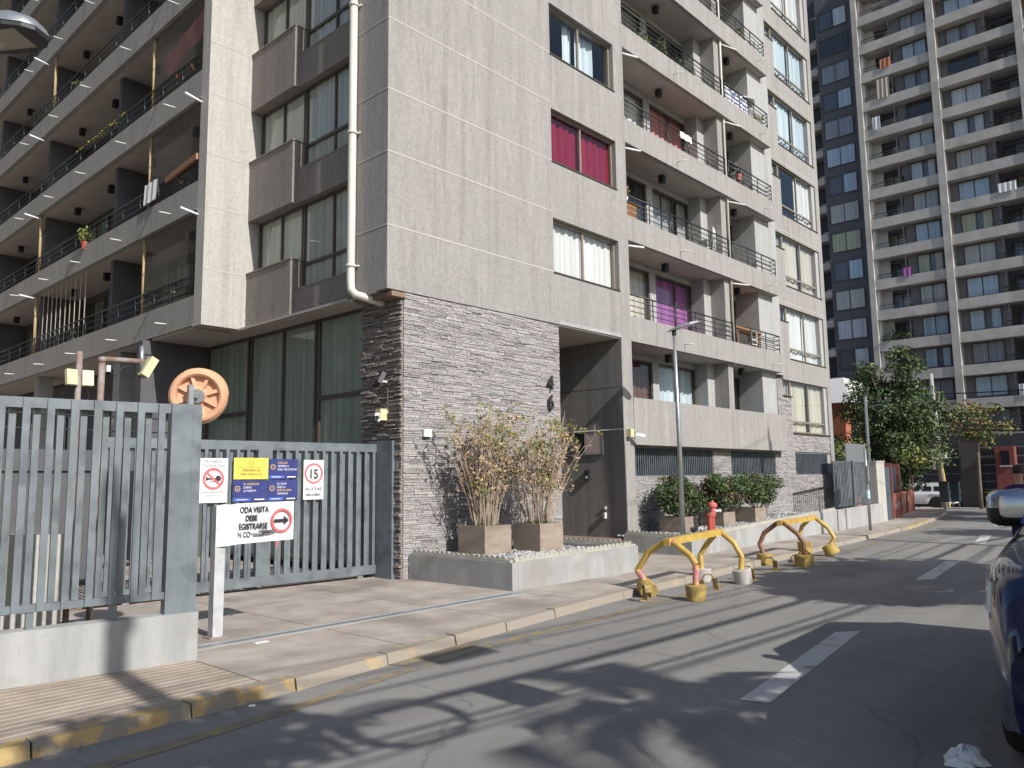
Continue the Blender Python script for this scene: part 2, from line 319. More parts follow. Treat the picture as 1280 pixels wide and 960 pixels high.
# road: strip along the kerb plus the crossing street
b=MB(); xs=[-14,-10,-6,-2,1.6,3.5,5.9,9.4,14,20,28.2,34,40,43.5]
for a,c in zip(xs,xs[1:]):
    b.face([(a,-3.2,-.1),(c,-3.2,-.1),(c,ky(c)+.05,-.1),(a,ky(a)+.05,-.1)])
for a,c in ((43.5,47),(47,52),(52,57),(57,61)):
    b.face([(a,-60,-.1+gz(a)),(c,-60,-.1+gz(c)),(c,60,-.1+gz(c)),(a,60,-.1+gz(a))])
tag(b.build('road',M['asphalt']),kind='structure')
# near pavement (slab), its joints are grooves between slabs
b=MB()
b2=MB()
cuts=[-14,-10,-6,-3.4,-.9,1.5,3.58]
for a,c in zip(cuts,cuts[1:]):
    b2.hexa([(a+.008,ky(a)+.16,-.1),(c-.008,ky(c)+.16,-.1),(c-.008,8.3,-.1),(a+.008,8.3,-.1),(a+.008,ky(a)+.16,0),(c-.008,ky(c)+.16,0),(c-.008,8.3,0),(a+.008,8.3,0)])
    # ribbed tiles: raised lines along the pavement
    n=16
    for i in range(n):
        t=(i+.5)/n; y0=ky(a)+.2+(8.0-ky(a)-.25)*t; y1=ky(c)+.2+(8.0-ky(c)-.25)*t
        b2.hexa([(a+.02,y0-.012,0),(c-.02,y1-.012,0),(c-.02,y1+.012,0),(a+.02,y0+.012,0),(a+.02,y0-.008,.006),(c-.02,y1-.008,.006),(c-.02,y1+.008,.006),(a+.02,y0+.008,.006)])
tag(b2.build('pavement',M['tile']),kind='structure')
cuts=[3.58,5.3,7.1,8.83,10.4,12,13.6,15.2,17.4,19.6,21.8,24,26.2,28.4,31,34,37,40,43.5]
for a,c in zip(cuts,cuts[1:]):
    e=.007
    mid=lambda x: 7.62 if x<9 else ky(x)+.16+1.05
    far=lambda x: 11.6 if x<8.9 else 12.6
    for (y0,y1) in ((lambda x:ky(x)+.16,mid),(mid,far)):
        b.hexa([(a+e,y0(a)+e,-.1),(c-e,y0(c)+e,-.1),(c-e,y1(c)-e,-.1),(a+e,y1(a)-e,-.1),(a+e,y0(a)+e,0),(c-e,y0(c)+e,0),(c-e,y1(c)-e,0),(a+e,y1(a)-e,0)])
b.box(-14,8.6,11.62,40,-.1,-.004); b.box(-14,3.57,8.31,11.61,-.1,-.004)
b.box(-14,45,12.62,60,-.1,-.02)
tag(b.build('footway',M['pave']),kind='structure')
b=MB()
for y0 in (7.83,8.02):
    b.hexa([(3.7,y0,0),(8.8,y0+.06,0),(8.8,y0+.13,0),(3.7,y0+.07,0),(3.7,y0,.006),(8.8,y0+.06,.006),(8.8,y0+.13,.006),(3.7,y0+.07,.006)])
tag(b.build('drain_channel_edge',M['lowwall']),kind='structure')
b=MB()
b.hexa([(3.7,7.905,-.01),(8.8,7.965,-.01),(8.8,8.015,-.01),(3.7,8.015,-.01),(3.7,7.905,.003),(8.8,7.965,.003),(8.8,8.075,.003),(3.7,8.015,.003)])
tag(b.build('drain_channel',M['steel']),kind='structure')
# kerb stones
b=MB(); L=0
x=-14.0
while x<43:
    x1=x+rnd.uniform(.9,1.1); a,c=x+.008,min(x1-.008,43.4); j=rnd.uniform(-.008,.008)
    y0,y1=ky(a)+j,ky(c)+j; zt=rnd.uniform(-.006,.006)
    P=[(a,y0-.015,-.1),(c,y1-.015,-.1),(c,y1+.155,-.1),(a,y0+.155,-.1),(a,y0+.012,zt+.004),(c,y1+.012,zt+.004),(c,y1+.155,zt+.004),(a,y0+.155,zt+.004)]
    b.hexa(P,m=0 if x<3.6 or 26<x<31 else 1); x=x1
tag(b.build('kerb',[M['kerb'],M['kerb_worn']]),kind='structure')
# opposite pavement
b=MB(); b.box(-14,42,-7,-3.22,-.1,.02); tag(b.build('opposite_pavement',M['pave']),kind='structure')
b=MB(); b.hexa([(61,-60,-.9),(64.5,-60,-.9),(64.5,60,-.9),(61,60,-.9),(61,-60,-.68),(64.5,-60,-.68),(64.5,60,-.68),(61,60,-.68)]); tag(b.build('far_pavement',M['pave']),kind='structure')
# painted markings
b=MB()
for p in ([(5.95,3.10),(6.02,2.88),(9.4,3.36),(9.15,3.56)],[(14.4,4.22),(14.75,4.02),(18.2,4.42),(17.9,4.63)],[(22.6,5.2),(22.9,5.0),(26.3,5.55),(26.0,5.75)],[(30.8,6.4),(31.1,6.2),(34.6,7.0),(34.3,7.2)],[(-2.5,2.2),(-2.4,1.98),(1.0,2.36),(.9,2.58)],[(36,8.4),(40,6.2),(40.4,6.5),(36.4,8.7)]):
    b.face([(x,y,-.096) for x,y in p])
tag(b.build('lane_marking',M['roadwhite']),kind='structure')
b=MB(); pts=[(-10,4.75),(1.5,5.35),(3.2,5.58),(5.1,5.95),(6.6,6.12),(8.3,6.15),(11.3,6.42),(15.2,6.72),(28,7.75),(36,8.95)]
for (a,ya),(c,yc) in zip(pts,pts[1:]): b.face([(a,ya-.07,-.096),(c,yc-.07,-.096),(c,yc+.07,-.096),(a,ya+.07,-.096)])
b.face([(5.0,6.04,-.096),(6.2,6.22,-.096),(6.3,6.45,-.096),(4.9,6.25,-.096)])
tag(b.build('kerbside_line',M['roadyellow']),kind='structure')

# ---------------------------------------------------------------- facade frames
YF=10.6; XL=8.31; XB=7.37
FF=lambda u,n,z:(u,YF-n,z)
FL=lambda u,n,z:(XL-n,u,z)
FB=lambda u,n,z:(XB-n,u,z)
ZK=lambda k:4.95+2.52*k
TOP=ZK(7)+.6
def curtain(F,u0,u1,z0,z1,n,c,parent,gather=.035,frac=None):
    b=MB(); w=abs(u1-u0); k=max(8,int(w/.035)); ph=rnd.random()*6; fr=rnd.uniform(11,15)
    rows=[z0,z0+(z1-z0)*.5,z1]; V=[]
    for zi,z in enumerate(rows):
        for i in range(k+1):
            u=u0+(u1-u0)*i/k
            off=gather*(math.sin((u-u0)*fr*2+ph)+.6*math.sin((u-u0)*fr*.83+ph*2))*(1 if zi<2 else .6)
            V.append(F(u,n+off,z))
    b.v=V
    for r in range(2):
        for i in range(k):
            a=r*(k+1)+i; b.f.append((a,a+1,a+k+2,a+k+1)); b.m.append(0); b.c.append(None)
    return b.build('curtain',M['cur_'+c],parent,smooth=True)
def window(F,u0,u1,z0,z1,n,parent,mull=(),trans=(),fm='frame',gm='glass',cur=None,curspan=None,name='window',fw=.05,fd=.06,cn=.22,curz=None,tm=None):
    b=MB(); B=lambda *a:b.box(*a,T=F)
    B(u0,u0+fw,n-fd,n,z0,z1); B(u1-fw,u1,n-fd,n,z0,z1); B(u0+fw,u1-fw,n-fd,n,z0,z0+fw); B(u0+fw,u1-fw,n-fd,n,z1-fw,z1)
    for u in mull: B(u-fw*.55,u+fw*.55,n-fd+.004,n-.006,z0+fw,(trans[0] if False else z1-fw))
    for z in trans: B(u0+fw,u1-fw,n-fd+.008,n-.003,z-fw*.6,z+fw*.6)
    w=b.build(name,M[fm],parent)
    g=MB(); q=[F(u0+fw*.5,n-fd*.6,z0+fw*.5),F(u1-fw*.5,n-fd*.6,z0+fw*.5),F(u1-fw*.5,n-fd*.6,z1-fw*.5),F(u0+fw*.5,n-fd*.6,z1-fw*.5)]
    if (Vector(q[1])-Vector(q[0])).cross(Vector(q[3])-Vector(q[0])).dot(Vector(F(0,1,0))-Vector(F(0,0,0)))<0: q=q[::-1]   # outer side faces out
    g.face(q)
    g.build('pane',M[gm],w)
    if cur:
        for s in (curspan or [(0,1)]):
            c=cur
            if len(s)>2: c=s[2]
            zz0,zz1=curz or (z0,z1)
            curtain(F,u0+(u1-u0)*s[0],u0+(u1-u0)*s[1],zz0+.02,zz1-.01,n-cn-fd*.4,c,w,gather=min(.035,cn*.3))
    return w
def railing(F,segs,z0,z1,n,parent,nb=4,step=1.15,r=.014,ends=()):
    for (u0,u1) in segs:
        b=MB(); k=max(1,round((u1-u0)/step)); H=z1-z0
        for i in range(k+1):
            u=u0+(u1-u0)*i/k; b.tube([F(u,n,z0-.08),F(u,n,z1)],r*1.25,6)
        for j in range(nb):
            z=z0+H*(j+1)/nb; b.tube([F(u0,n,z),F(u1,n,z)],r*(1.5 if j==nb-1 else .8),6)
        for (ue,n2) in ends:
            if abs(ue-u1)<.01 or abs(ue-u0)<.01:
                for j in range(nb):
                    z=z0+H*(j+1)/nb; b.tube([F(ue,n,z),F(ue,n2,z)],r,6)
        b.build('railing',M['rail'],parent,smooth=True)
def stones(F,u0,u1,z0,z1,n,b,holes=(),amp=.016,base=(.37,.36,.357)):
    z=z0
    while z<z1-.005:
        h=min(rnd.choice((.022,.028,.034,.04,.05)),z1-z); u=u0
        while u<u1-.005:
            w=min(rnd.uniform(.12,.42),u1-u)
            if u1-u-w<.08: w=u1-u
            hit=[hh for hh in holes if u<hh[1]-.002 and u+w>hh[0]+.002 and z<hh[3]-.01 and z+h>hh[2]+.01]
            if hit:
                hh=hit[0]
                if u<hh[0]-.02: w=hh[0]-u
                else: u=max(hh[1],u+.01); continue
            d=rnd.random()**1.5*amp; g=rnd.uniform(.80,1.16); t=rnd.uniform(-.015,.02)
            c=(base[0]*g+t,base[1]*g,base[2]*g-t*.5)
            if rnd.random()<.05: c=(base[0]*.6,base[1]*.6,base[2]*.62)
            d2=d+rnd.uniform(-.006,.006)
            g0=.0025
            P=[F(u+g0,n-.03,z+g0),F(u+w-g0,n-.03,z+g0),F(u+w-g0,n-.03,z+h-g0),F(u+g0,n-.03,z+h-g0),F(u+g0,n+d,z+g0),F(u+w-g0,n+d2,z+g0),F(u+w-g0,n+d2-.004,z+h-g0),F(u+g0,n+d-.004,z+h-g0)]
            b.hexa(P,0,c); u+=w
        z+=h

APT=thing('apartment_building',(XL,YF,0),'grey stucco apartment building with stone clad ground floor filling the middle of the street','apartment building')
# ---- corner wall
b=MB(); B=lambda *a:b.box(*a,T=FF)
TH=.3
B(XL,12.85,-TH,0,4.98,TOP); B(15.31,15.73,-TH,0,2.45,TOP); B(15.35,15.73,-TH,0,0,2.445)
B(12.85,15.31,-TH,0,4.98,ZK(0)+1.17)
for k in range(0,7): B(12.85,15.31,-TH,0,ZK(k)+2.39,min(TOP,ZK(k+1)+1.17) if k<6 else TOP)
b.build('wall',M['stucco'],APT)
b=MB(); b.box(10.9,11.6,0,TH,4.95,TOP,T=lambda u,n,z:(XL+n,u,z)); b.build('wall',M['stucco'],APT)
# joints
b=MB()
for k in range(0,7):
    for z in (ZK(k)+1.17,ZK(k+1)):
        if z>TOP: continue
        b.box(XL,12.85 if True else 0,0,.005,z-.012,z+.012,T=FF)
        b.box(10.6,11.6,0,.005,z-.012,z+.012,T=FL)
b.build('joint_line',M['joint'],APT)
# back side of rooms (keeps the building closed and dim)
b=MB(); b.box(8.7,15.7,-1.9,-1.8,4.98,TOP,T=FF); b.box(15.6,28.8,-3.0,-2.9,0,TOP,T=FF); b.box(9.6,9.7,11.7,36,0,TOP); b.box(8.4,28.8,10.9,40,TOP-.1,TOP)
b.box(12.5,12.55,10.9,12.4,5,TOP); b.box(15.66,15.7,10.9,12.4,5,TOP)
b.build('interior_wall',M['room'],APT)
b=MB(); b.box(XL+.3,15.7,10.9,12.4,4.98,5.1)
for k in range(1,7): b.box(12.6,15.65,10.92,12.39,ZK(k)-.05,ZK(k)+.1)
b.build('floor_slab',M['interior'],APT)
# bedroom windows on the corner wall
specs={0:('white',None),1:('red',None),2:('bluewhite',[(0,.18),(.36,.5),(.55,.85)]),3:('cream',[(0,.3),(.7,1)]),4:('white',None),5:('grey',None)}
for k,(c,sp) in specs.items():
    window(FF,12.85,15.31,ZK(k)+1.17,ZK(k)+2.39,-.12,APT,mull=(14.06,),fm='frame_light',cur=c,curspan=sp,cn=.1 if k<2 else .2)
# sills
for k in range(6):
    b=MB(); b.box(12.84,15.32,-.1,.025,ZK(k)+1.145,ZK(k)+1.172,T=FF); b.build('window_sill',M['frame'],APT)

# ---- stone cladding of the corner
b=MB(); stones(FF,8.705,13.0,0,5.0,-.025,b)
FS=lambda u,n,z:(8.68-n,u,z)
stones(FS,10.64,11.78,0,4.96,0,b,amp=.055,base=(.30,.27,.25))
b.build('stone_cladding',M['stone'],APT)
b=MB(); b.box(8.7,13.0,10.65,10.95,0,4.97); b.box(8.7,9.0,10.95,11.78,0,4.95); b.box(12.7,13.0,10.95,13.6,0,4.95); b.build('backing_wall',M['darkwall'],APT)
b=MB(); b.box(8.40,8.72,10.58,11.6,4.86,4.948); b.build('corner_soffit',mat('rusty_soffit',(.17,.11,.075),.8,(.25,.18,.13),scale=4),APT)

# ---- entrance alcove
b=MB(); FA=lambda u,n,z:(15.33-n,u,z)
for z0,z1 in ((0,2.79),(2.81,3.80),(3.815,4.95)): b.box(10.602,13.6,-.02,.03 if z0!=2.81 or True else 0,z0,z1,T=FA)
b.box(10.9,13.6,-.3,-.021,0,4.95,T=FA)
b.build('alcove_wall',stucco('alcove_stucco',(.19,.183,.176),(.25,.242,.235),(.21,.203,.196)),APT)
b=MB(); b.box(13.0,15.3,10.62,13.6,4.951,4.979); b.build('alcove_soffit',M['soffit'],APT)
b=MB(); b.box(13.0,15.3,13.5,13.6,0,4.95); b.build('alcove_wall',M['stucco_grey'],APT)
b=MB(); b.box(13.002,15.298,10.62,13.49,0,.28); b.box(13.002,15.298,10.56,10.62,.0,.30); b.build('entrance_step',mat('brown_step',(.19,.135,.10),.8,(.25,.18,.14),scale=6),APT)
b=MB(); b.box(13.01,15.31,-.015,.012,4.98,5.06,T=FF); b.build('lintel_trim',M['stucco_grey'],APT)
g=MB(); g.box(13.7,14.6,13.42,13.49,.28,2.5); g.build('entrance_door',M['glass_dark'],APT)

# ---- balcony stack on the street front
BX0,BX1=15.73,24.3
YW=1.0   # depth of the rear wall behind the front
for k in range(-1,7):
    b=MB(); bs=MB()
    z=ZK(k)
    if k==-1:
        b.box(BX0+.02,BX1+.1,-.12,0.0,2.45,3.58,T=FF)
    else:
        b.box(BX0,BX1,-.12,0.0,z,z+.62,T=FF); b.box(BX1-.12,BX1,-.33,-.121,z,z+.62,T=FF)
    bs.box(BX0+.002,BX1-.125,-1.25,-.123,z+.004,z+.15,T=FF)
    b.build('balcony_parapet',M['stucco'],APT); bs.build('balcony_slab',M['soffit'],APT)
b=MB()
for k in range(-1,7): b.box(18.2,18.5,-1.25,-YW,ZK(k)+.15,ZK(k)+2.36,T=FF)
b.box(20.5,20.9,-1.25,-.62,2.6,TOP,T=FF)         # pier by the fin
b.box(23.3,24.3,-1.25,-.25,2.6,TOP,T=FF)         # end wall
b.box(15.73,15.95,-1.25,-YW,2.6,TOP,T=FF)
b.box(24.3,24.85,-.5,-.25,4.95,TOP,T=FF)
for k in range(-1,7):
    z=ZK(k); b.box(15.95,20.5,-1.25,-YW,z+2.36,z+2.515,T=FF); b.box(21.2,23.3,-1.25,-YW,z+2.36,z+2.515,T=FF); b.box(18.5,20.5,-1.25,-YW,z+.15,z+.22,T=FF)
b.build('balcony_wall',M['stucco_grey'],APT)
b=MB(); b.box(20.9,21.2,-1.25,-.16,2.6,TOP,T=FF); b.build('fin_wall',M['stucco'],APT)
b=MB(); b.tube([FF(21.22,-.1,4.9),FF(21.22,-.1,TOP)],.035,8); 
for k in range(0,7): b.tube([FF(21.22,-.1,ZK(k)+.4),FF(21.22,-.1,ZK(k)+.45)],.05,8)
b.build('downpipe',M['pipe'],APT,smooth=True)
bc={-1:('brown','bluewhite','bluewhite'),0:('cream','purple','pink'),1:('dark','grey','white'),2:('white','pink','cream'),3:('grey','dark','beige'),4:('white','grey','cream'),5:('cream','white','grey')}
for k,(c1,c2,c3) in bc.items():
    z=ZK(k)+.15
    window(FF,15.95,18.2,z,z+2.21,-YW-.03,APT,mull=(17.05,),cur=c1,name='balcony_door',cn=.12)
    window(FF,18.5,20.5,z+.07,z+2.21,-YW-.03,APT,mull=(19.6,),cur=c2,cn=.12,curspan=[(0.02,.98)] if k!=1 else [(0,.3),(.35,.62),(.75,1)])
    window(FF,21.2,23.3,z,z+2.21,-YW-.03,APT,mull=(22.25,),cur=c3,name='balcony_door',cn=.12,curspan=[(0,.75)])
    if k>=0:
        railing(FF,[(BX0+.03,21.1),(21.3,BX1-.04)],ZK(k)+.62,ZK(k)+1.18,-.06,APT,nb=4,ends=((BX1-.04,-.34),))
b0=MB(); b0.box(-.075,.075,-.075,.075,-.2,0); b0.box(-.03,.03,-.03,.03,0,.02)
proto_lamp=None
def ceil_lamp(x,y,z):
    global proto_lamp
    if proto_lamp is None:
        proto_lamp=b0.build('ceiling_lamp',M['lampblack']); o=proto_lamp
    else: o=proto_lamp.copy(); COL.objects.link(o)
    adopt(o,APT); o.location=(x,y,z)
for k in range(-1,6):
    ceil_lamp(18.3,11.15,ZK(k+1)-.015); ceil_lamp(22.3,11.05,ZK(k+1)-.015)
def spout(o,d,L=.28,up=0):
    b=MB(); o=Vector(o); d=Vector(d); b.tube([o-d*.02,o+d*L],.013,7); b.build('drain_spout',M['white'],APT,smooth=True)
for k in range(0,6):
    for x in (18.2,23.5,) : spout(FF(x,0,ZK(k)+.2),(0,-1,-.05),.3)
    b=MB(); 
    o=Vector((15.74,10.7,ZK(k+1)-.12)); b.tube([o,o+Vector((.55,-.18,.02))],.028,8); b.build('awning_arm',M['white'],APT,smooth=True); b=MB(); b.tube([(21.24,10.7,ZK(k+1)-.1),(22.0,10.52,ZK(k+1)-.06)],.022,8); b.build('awning_arm',M['white'],APT,smooth=True)

# ---- right hand bay with stacked windows
b=MB(); YBW=-.25; BW0,BW1=24.85,28.87
b.box(28.55,BW1,-.55,YBW,0,TOP,T=FF)
for k in range(-1,7):
    z=ZK(k)
    if k>=0: b.box(24.85,28.55,-.55,YBW,z-.13,z+.59,T=FF)
    if k>=0: b.box(24.85,25.5,-.55,YBW,z+.59,z+1.86,T=FF)
b.box(24.3,24.849,-.55,-.501,0,TOP,T=FF)
b.build('wall',M['stucco'],APT)
b=MB()
for k in range(1,7): b.box(24.3,28.55,YBW,YBW+.005,ZK(k)-.012,ZK(k)+.012,T=FF)
b.build('joint_line',M['joint'],APT)
b=MB(); b.box(28.3,28.86,10.9,25,0,TOP); b.build('wall',M['stucco_grey'],APT)
bwc={-1:'cream',0:'white',1:'cream',2:'white',3:'bluewhite',4:'bluewhite',5:'white'}
for k,c in bwc.items():
    z=ZK(k); zs=z+.61 if k>=0 else z+.66
    w=window(FF,25.5,28.55,zs,z+2.39,YBW-.08,APT,mull=(27.0,),trans=(zs+.38,),fm='frame_light',cur=c,cn=.10,curspan=[(0,.48),(.52,.95)] if k!=2 else [(.5,1)],curz=(zs-.25,z+2.39))
    window(FF,24.85,25.5,z+1.86,z+2.39,YBW-.08,APT,fm='frame_light',cur='grey',cn=.12)
for k in range(-1,6):
    b=MB(); z=ZK(k); b.box(25.49,28.57,YBW-.07,YBW+.03,(z+.59 if k>=0 else z+.63),(z+.612 if k>=0 else z+.655),T=FF); b.box(24.84,25.49,YBW-.07,YBW+.03,z+1.836,z+1.862,T=FF)
    b.build('window_sill',M['frame'],APT)
# ---- stone base on the street front
b=MB()
holes=[(15.85,20.0,1.69,2.43),(21.05,24.0,1.69,2.43),(25.5,28.75,1.69,2.43),(25.47,28.58,3.06,4.9),(24.82,25.5,4.27,4.9),(15.73,24.4,2.4,4.95)]
stones(FF,15.75,28.86,0,4.82,-.28,b,holes=holes)
b.build('stone_cladding',M['stone'],APT)
b=MB(); b.box(15.73,28.86,-.6,-.46,0,1.69,T=FF)
b.box(24.45,25.47,-.6,-.31,2.43,4.26,T=FF); b.box(24.3,24.82,-.6,-.31,4.26,4.82,T=FF); b.box(25.47,28.8,-.6,-.31,2.43,3.06,T=FF); b.box(20.0,21.05,-.6,-.3,1.69,2.43,T=FF); b.box(24,25.5,-.6,-.3,1.69,2.43,T=FF)
b.build('backing_wall',M['interior'],APT)
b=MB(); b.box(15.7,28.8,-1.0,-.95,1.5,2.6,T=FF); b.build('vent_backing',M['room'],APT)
for u0,u1 in ((15.85,20.0),(21.05,24.0),(25.5,28.75)):
    b=MB(); b.box(u0,u1,-.42,-.3,1.69,1.72,T=FF); b.box(u0,u0+.03,-.42,-.3,1.72,2.43,T=FF); b.box(u1-.03,u1,-.42,-.3,1.72,2.43,T=FF); b.box(u0+.03,u1-.03,-.42,-.3,2.40,2.43,T=FF)
    n=int((u1-u0)/.095)
    for i in range(1,n): u=u0+(u1-u0)*i/n; b.box(u-.011,u+.011,-.40,-.31,1.72,2.40,T=FF)
    b.build('vent_grille',M['fence'],APT)
# house number
for ch,z in (('4',3.53),('6',3.12)):
    txt(ch,FF(12.62,.045,z),(1,0,0),(0,0,1),.42,M['ink'],APT,name='house_number',th=.02,sx=.78,bold=.008)
b=MB(); b.box(9.12,9.3,.0,.05,2.43,2.56,T=FF); b.build('junction_box',M['white'],APT)
# board and intercom on the alcove wall
b=MB(); b.box(11.22,11.75,.032,.05,2.25,2.76,T=FA); b.build('notice_board',mat('pinkish_board',(.46,.38,.35),.6),APT)
b=MB(); b.box(11.755,12.3,.032,.045,2.25,2.76,T=FA); b.build('notice_window',M['carglass'],APT)
b=MB(); b.box(11.2,12.32,.032,.06,2.762,2.785,T=FA); b.box(11.2,12.32,.032,.06,2.225,2.248,T=FA); b.box(11.195,11.215,.032,.06,2.25,2.76,T=FA); b.build('notice_frame',M['steel'],APT)
b=MB(); b.box(11.63,11.74,.031,.09,1.63,1.86,T=FA); b.build('intercom',M['lampblack'],APT)
b=MB(); b.box(11.655,11.715,.091,.095,1.66,1.72,T=FA); b.build('intercom',M['signwhite'],APT)
b=MB(); b.box(11.16,11.21,.031,.09,.72,.86,T=FA); b.box(11.16,11.21,.031,.06,.93,1.0,T=FA); b.build('socket_box',M['white'],APT)
b=MB(); b.tube([FA(10.6,.05,2.80),FA(12.5,.05,2.80)],.014,6); b.build('conduit',M['white'],APT)
# ---- left face: corner strip, spandrels, windows
SS=stucco('brown_grey_stucco',(.235,.212,.192),(.31,.282,.258),(.26,.236,.215))
for k in range(0,7):
    b=MB(); z=ZK(k)
    b.box(11.6,13.78,-.34,-.15,z-.13 if k else 4.95,z+.58,T=FL)
    b.box(13.78,15.54,-.34,-.04,z-.13 if k else 4.95,z+1.2,T=FL)
    b.build('spandrel',SS,APT)
for k in range(0,7):
    b=MB(); z=ZK(k); b.box(13.76,15.54,-.34,-.02,z+1.2,z+1.225,T=FL); b.box(11.6,13.76,-.34,-.14,z+.58,z+.6,T=FL)
    b.build('window_sill',M['frame_light'],APT)
for k in range(0,5):
    z=ZK(k)
    window(FL,11.62,13.74,z+.6,z+2.39,-.3,APT,mull=(12.68,),trans=(z+1.12,),cur='greenish',gm='glass',cn=.03)
    window(FL,13.76,15.52,z+1.225,z+2.39,-.3,APT,mull=(14.6,),cur='greenish',cn=.03)
b=MB(); 
b.box(15.542,15.9,-.6,.94,4.93,TOP,T=FL); b.build('column',M['stucco_pale'],APT)
b=MB()
for k in range(0,7):
    for z in (ZK(k)+1.17,ZK(k+1)):
        if z<TOP: b=MB(); b.box(XB+.001,XL-.001,15.537,15.5425,z-.012,z+.012); b.build('joint_line',M['joint'],APT)
b=MB(); b.box(8.2,9.0,11.62,18.0,4.90,4.946); b.box(7.40,8.199,15.92,18.0,4.90,4.946); b.box(8.32,8.7,11.62,15.5,4.88,4.90); b.build('soffit',M['soffit'],APT)
# downpipe on the left face
b=MB(); b.tube([FL(11.52,.1,TOP),FL(11.52,.1,5.25),FL(11.50,.1,5.08),FL(11.38,.08,4.97),FL(11.2,-.05,4.9),FL(11.15,-.25,4.86),FL(11.15,-.55,4.85)],[.075]*7,12)
for k in range(0,7): b.tube([FL(11.52,.1,ZK(k)+.55),FL(11.52,.1,ZK(k)+.6)],.092,12); b.box(11.4,11.64,-.02,.03,ZK(k)+.56,ZK(k)+.59,T=FL)
b.build('downpipe',M['pipe'],APT,smooth=True)
# ---- ground floor glazing under the left face
FG=lambda u,n,z:(8.72-n,u,z)
window(FG,11.79,13.35,.1,4.9,-.02,APT,trans=(3.3,),cur='lobby',name='lobby_window',fw=.07,cn=.022,gm='glass_dark')
window(FG,13.4,16.0,.1,4.9,-.02,APT,mull=(14.65,),trans=(2.35,),cur='lobby',name='lobby_window',fw=.07,cn=.022,gm='glass_dark')
window(FG,16.05,18.0,.1,4.9,-.02,APT,trans=(3.2,),cur='lobby',name='lobby_window',fw=.07,cn=.022,gm='glass_dark')
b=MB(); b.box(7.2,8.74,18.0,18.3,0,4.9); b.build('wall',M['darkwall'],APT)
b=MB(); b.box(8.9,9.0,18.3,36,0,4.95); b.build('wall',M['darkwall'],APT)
for y in (19,21,23.5,27,30): window(lambda u,n,z:(8.86-n,u,z),y,y+1.7,.3,3.9,.03,APT,mull=(y+.85,),gm='glass_dark',cur='dark',name='lobby_window',cn=.02)
for y in (20.3,26.5,32.5):
    b=MB(); b.box(7.6,8.0,y,y+.4,0,4.95); b.build('column',M['stucco_grey'],APT)

# ---- long balconies on the left wing
LB0,LB1=15.9,36.5
WS=stucco('wing_stucco',(.30,.285,.265),(.40,.385,.36),(.32,.305,.285))
for k in range(0,7):
    b=MB(); bs=MB()
    z=ZK(k); b.box(LB0,LB1,-.12,0,z,z+.65,T=FB); bs.box(LB0,LB1,-1.35,-.121,z+.004,z+.15,T=FB)
    b.box(LB0,LB1,.0,.02,z+.0,z+.02,T=FB)
    b.build('balcony_parapet',WS,APT); bs.build('balcony_slab',M['soffit'],APT)
b=MB()
b.box(LB0,LB1,-1.45,-1.36,4.95,TOP,T=FB)
for y in (21.1,26.75,32.3): b.box(y,y+.18,-1.36,-.25,5.0,TOP,T=FB)
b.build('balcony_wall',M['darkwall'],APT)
lc=['greenish','grey','dark','cream','dark','greenish','beige','grey','dark']
for k in range(0,6):
    for i,(y0,y1) in enumerate(((16.3,18.3),(18.8,20.9),(21.6,24.2),(24.6,26.6),(27.1,29.6),(30,32.2))):
        window(FB,y0,y1,ZK(k)+.15,ZK(k)+2.3,-1.31,APT,mull=((y0+y1)/2,),gm='glass_dark',cur=lc[(i*5+k*3)%9],curspan=[(.05,.5)] if (i+k)%3==0 else [(0,.95)],name='balcony_door',cn=.03,fd=.04)
    railing(FB,[(15.95,21.15),(21.2,26.75),(26.8,32.3)],ZK(k)+.65,ZK(k)+1.14,-.06,APT,nb=3)
    for i,y in enumerate((17.4,19.9,22.6,25.2,28.0,30.7)): ceil_lamp(8.0,y,ZK(k+1)-.005)
    for y in (17.2,20.0,22.8,25.4,28.2): spout((XB,y,ZK(k)+.22),(-1,0,-.03),.26)
    for y in (15.8,26.6) if k<4 else (26.6,):
        b=MB(); b.tube([(XB+.15,y+.1,ZK(k+1)-.13),(XB-.42,y-.05,ZK(k+1)-.1)],.028,8); b.build('tube_lamp',M['led'],APT,smooth=True)
# cctv on the pier, wall floodlight and camera by the gate
def cctv(o,d,label,mount):
    o=Vector(o); d=Vector(d).normalized(); t=thing('security_camera',o,label,'security camera')
    b=MB(); s=d.cross(Vector((0,0,1))).normalized(); u=s.cross(d)
    def T(x,y,z): return o+s*x+d*y+u*z
    b.box(-.035,.035,-.1,.14,-.035,.035,T=T); b.box(-.042,.042,-.08,.17,.036,.044,T=T); b.build('housing',M['white'],t)
    b=MB(); b.lathe([(.03,0),(.03,.012)],T(0,.14,0),12,axis=d); b.build('lens',M['lampblack'],t)
    b=MB(); b.tube([T(0,-.02,-.035),T(0,-.03,-.1),mount],.014,8); b.build('bracket',M['white'],t)
    return t
cctv((15.62,10.38,2.66),(.7,-.5,-.15),'white bullet camera on the pier right of the dark entrance alcove',(15.55,10.6,2.62))
cctv((8.4,10.95,2.78),(-.6,-.7,-.25),'small white camera on the dark stone return beside the sliding gate',(8.66,11.05,2.8))
b=MB(); b.box(15.38,15.52,.0,.14,2.62,2.8,T=FF); tag(b.build('junction_box',M['yellowplastic']),'small cream box fixed to the pier beside the bullet camera','box')
t=thing('wall_floodlight',(8.5,10.95,3.45),'dark square floodlight tilted on the stone return above the gate','floodlight')
b=MB(); T=lambda x,y,z:Vector((8.45,10.98,3.42))+Matrix.Rotation(R(28),3,'Y')@Matrix.Rotation(R(-20),3,'Z')@Vector((x,y,z))
b.box(-.04,.04,-.16,.16,-.11,.11,T=T); b.build('lamp_head',M['black'],t)
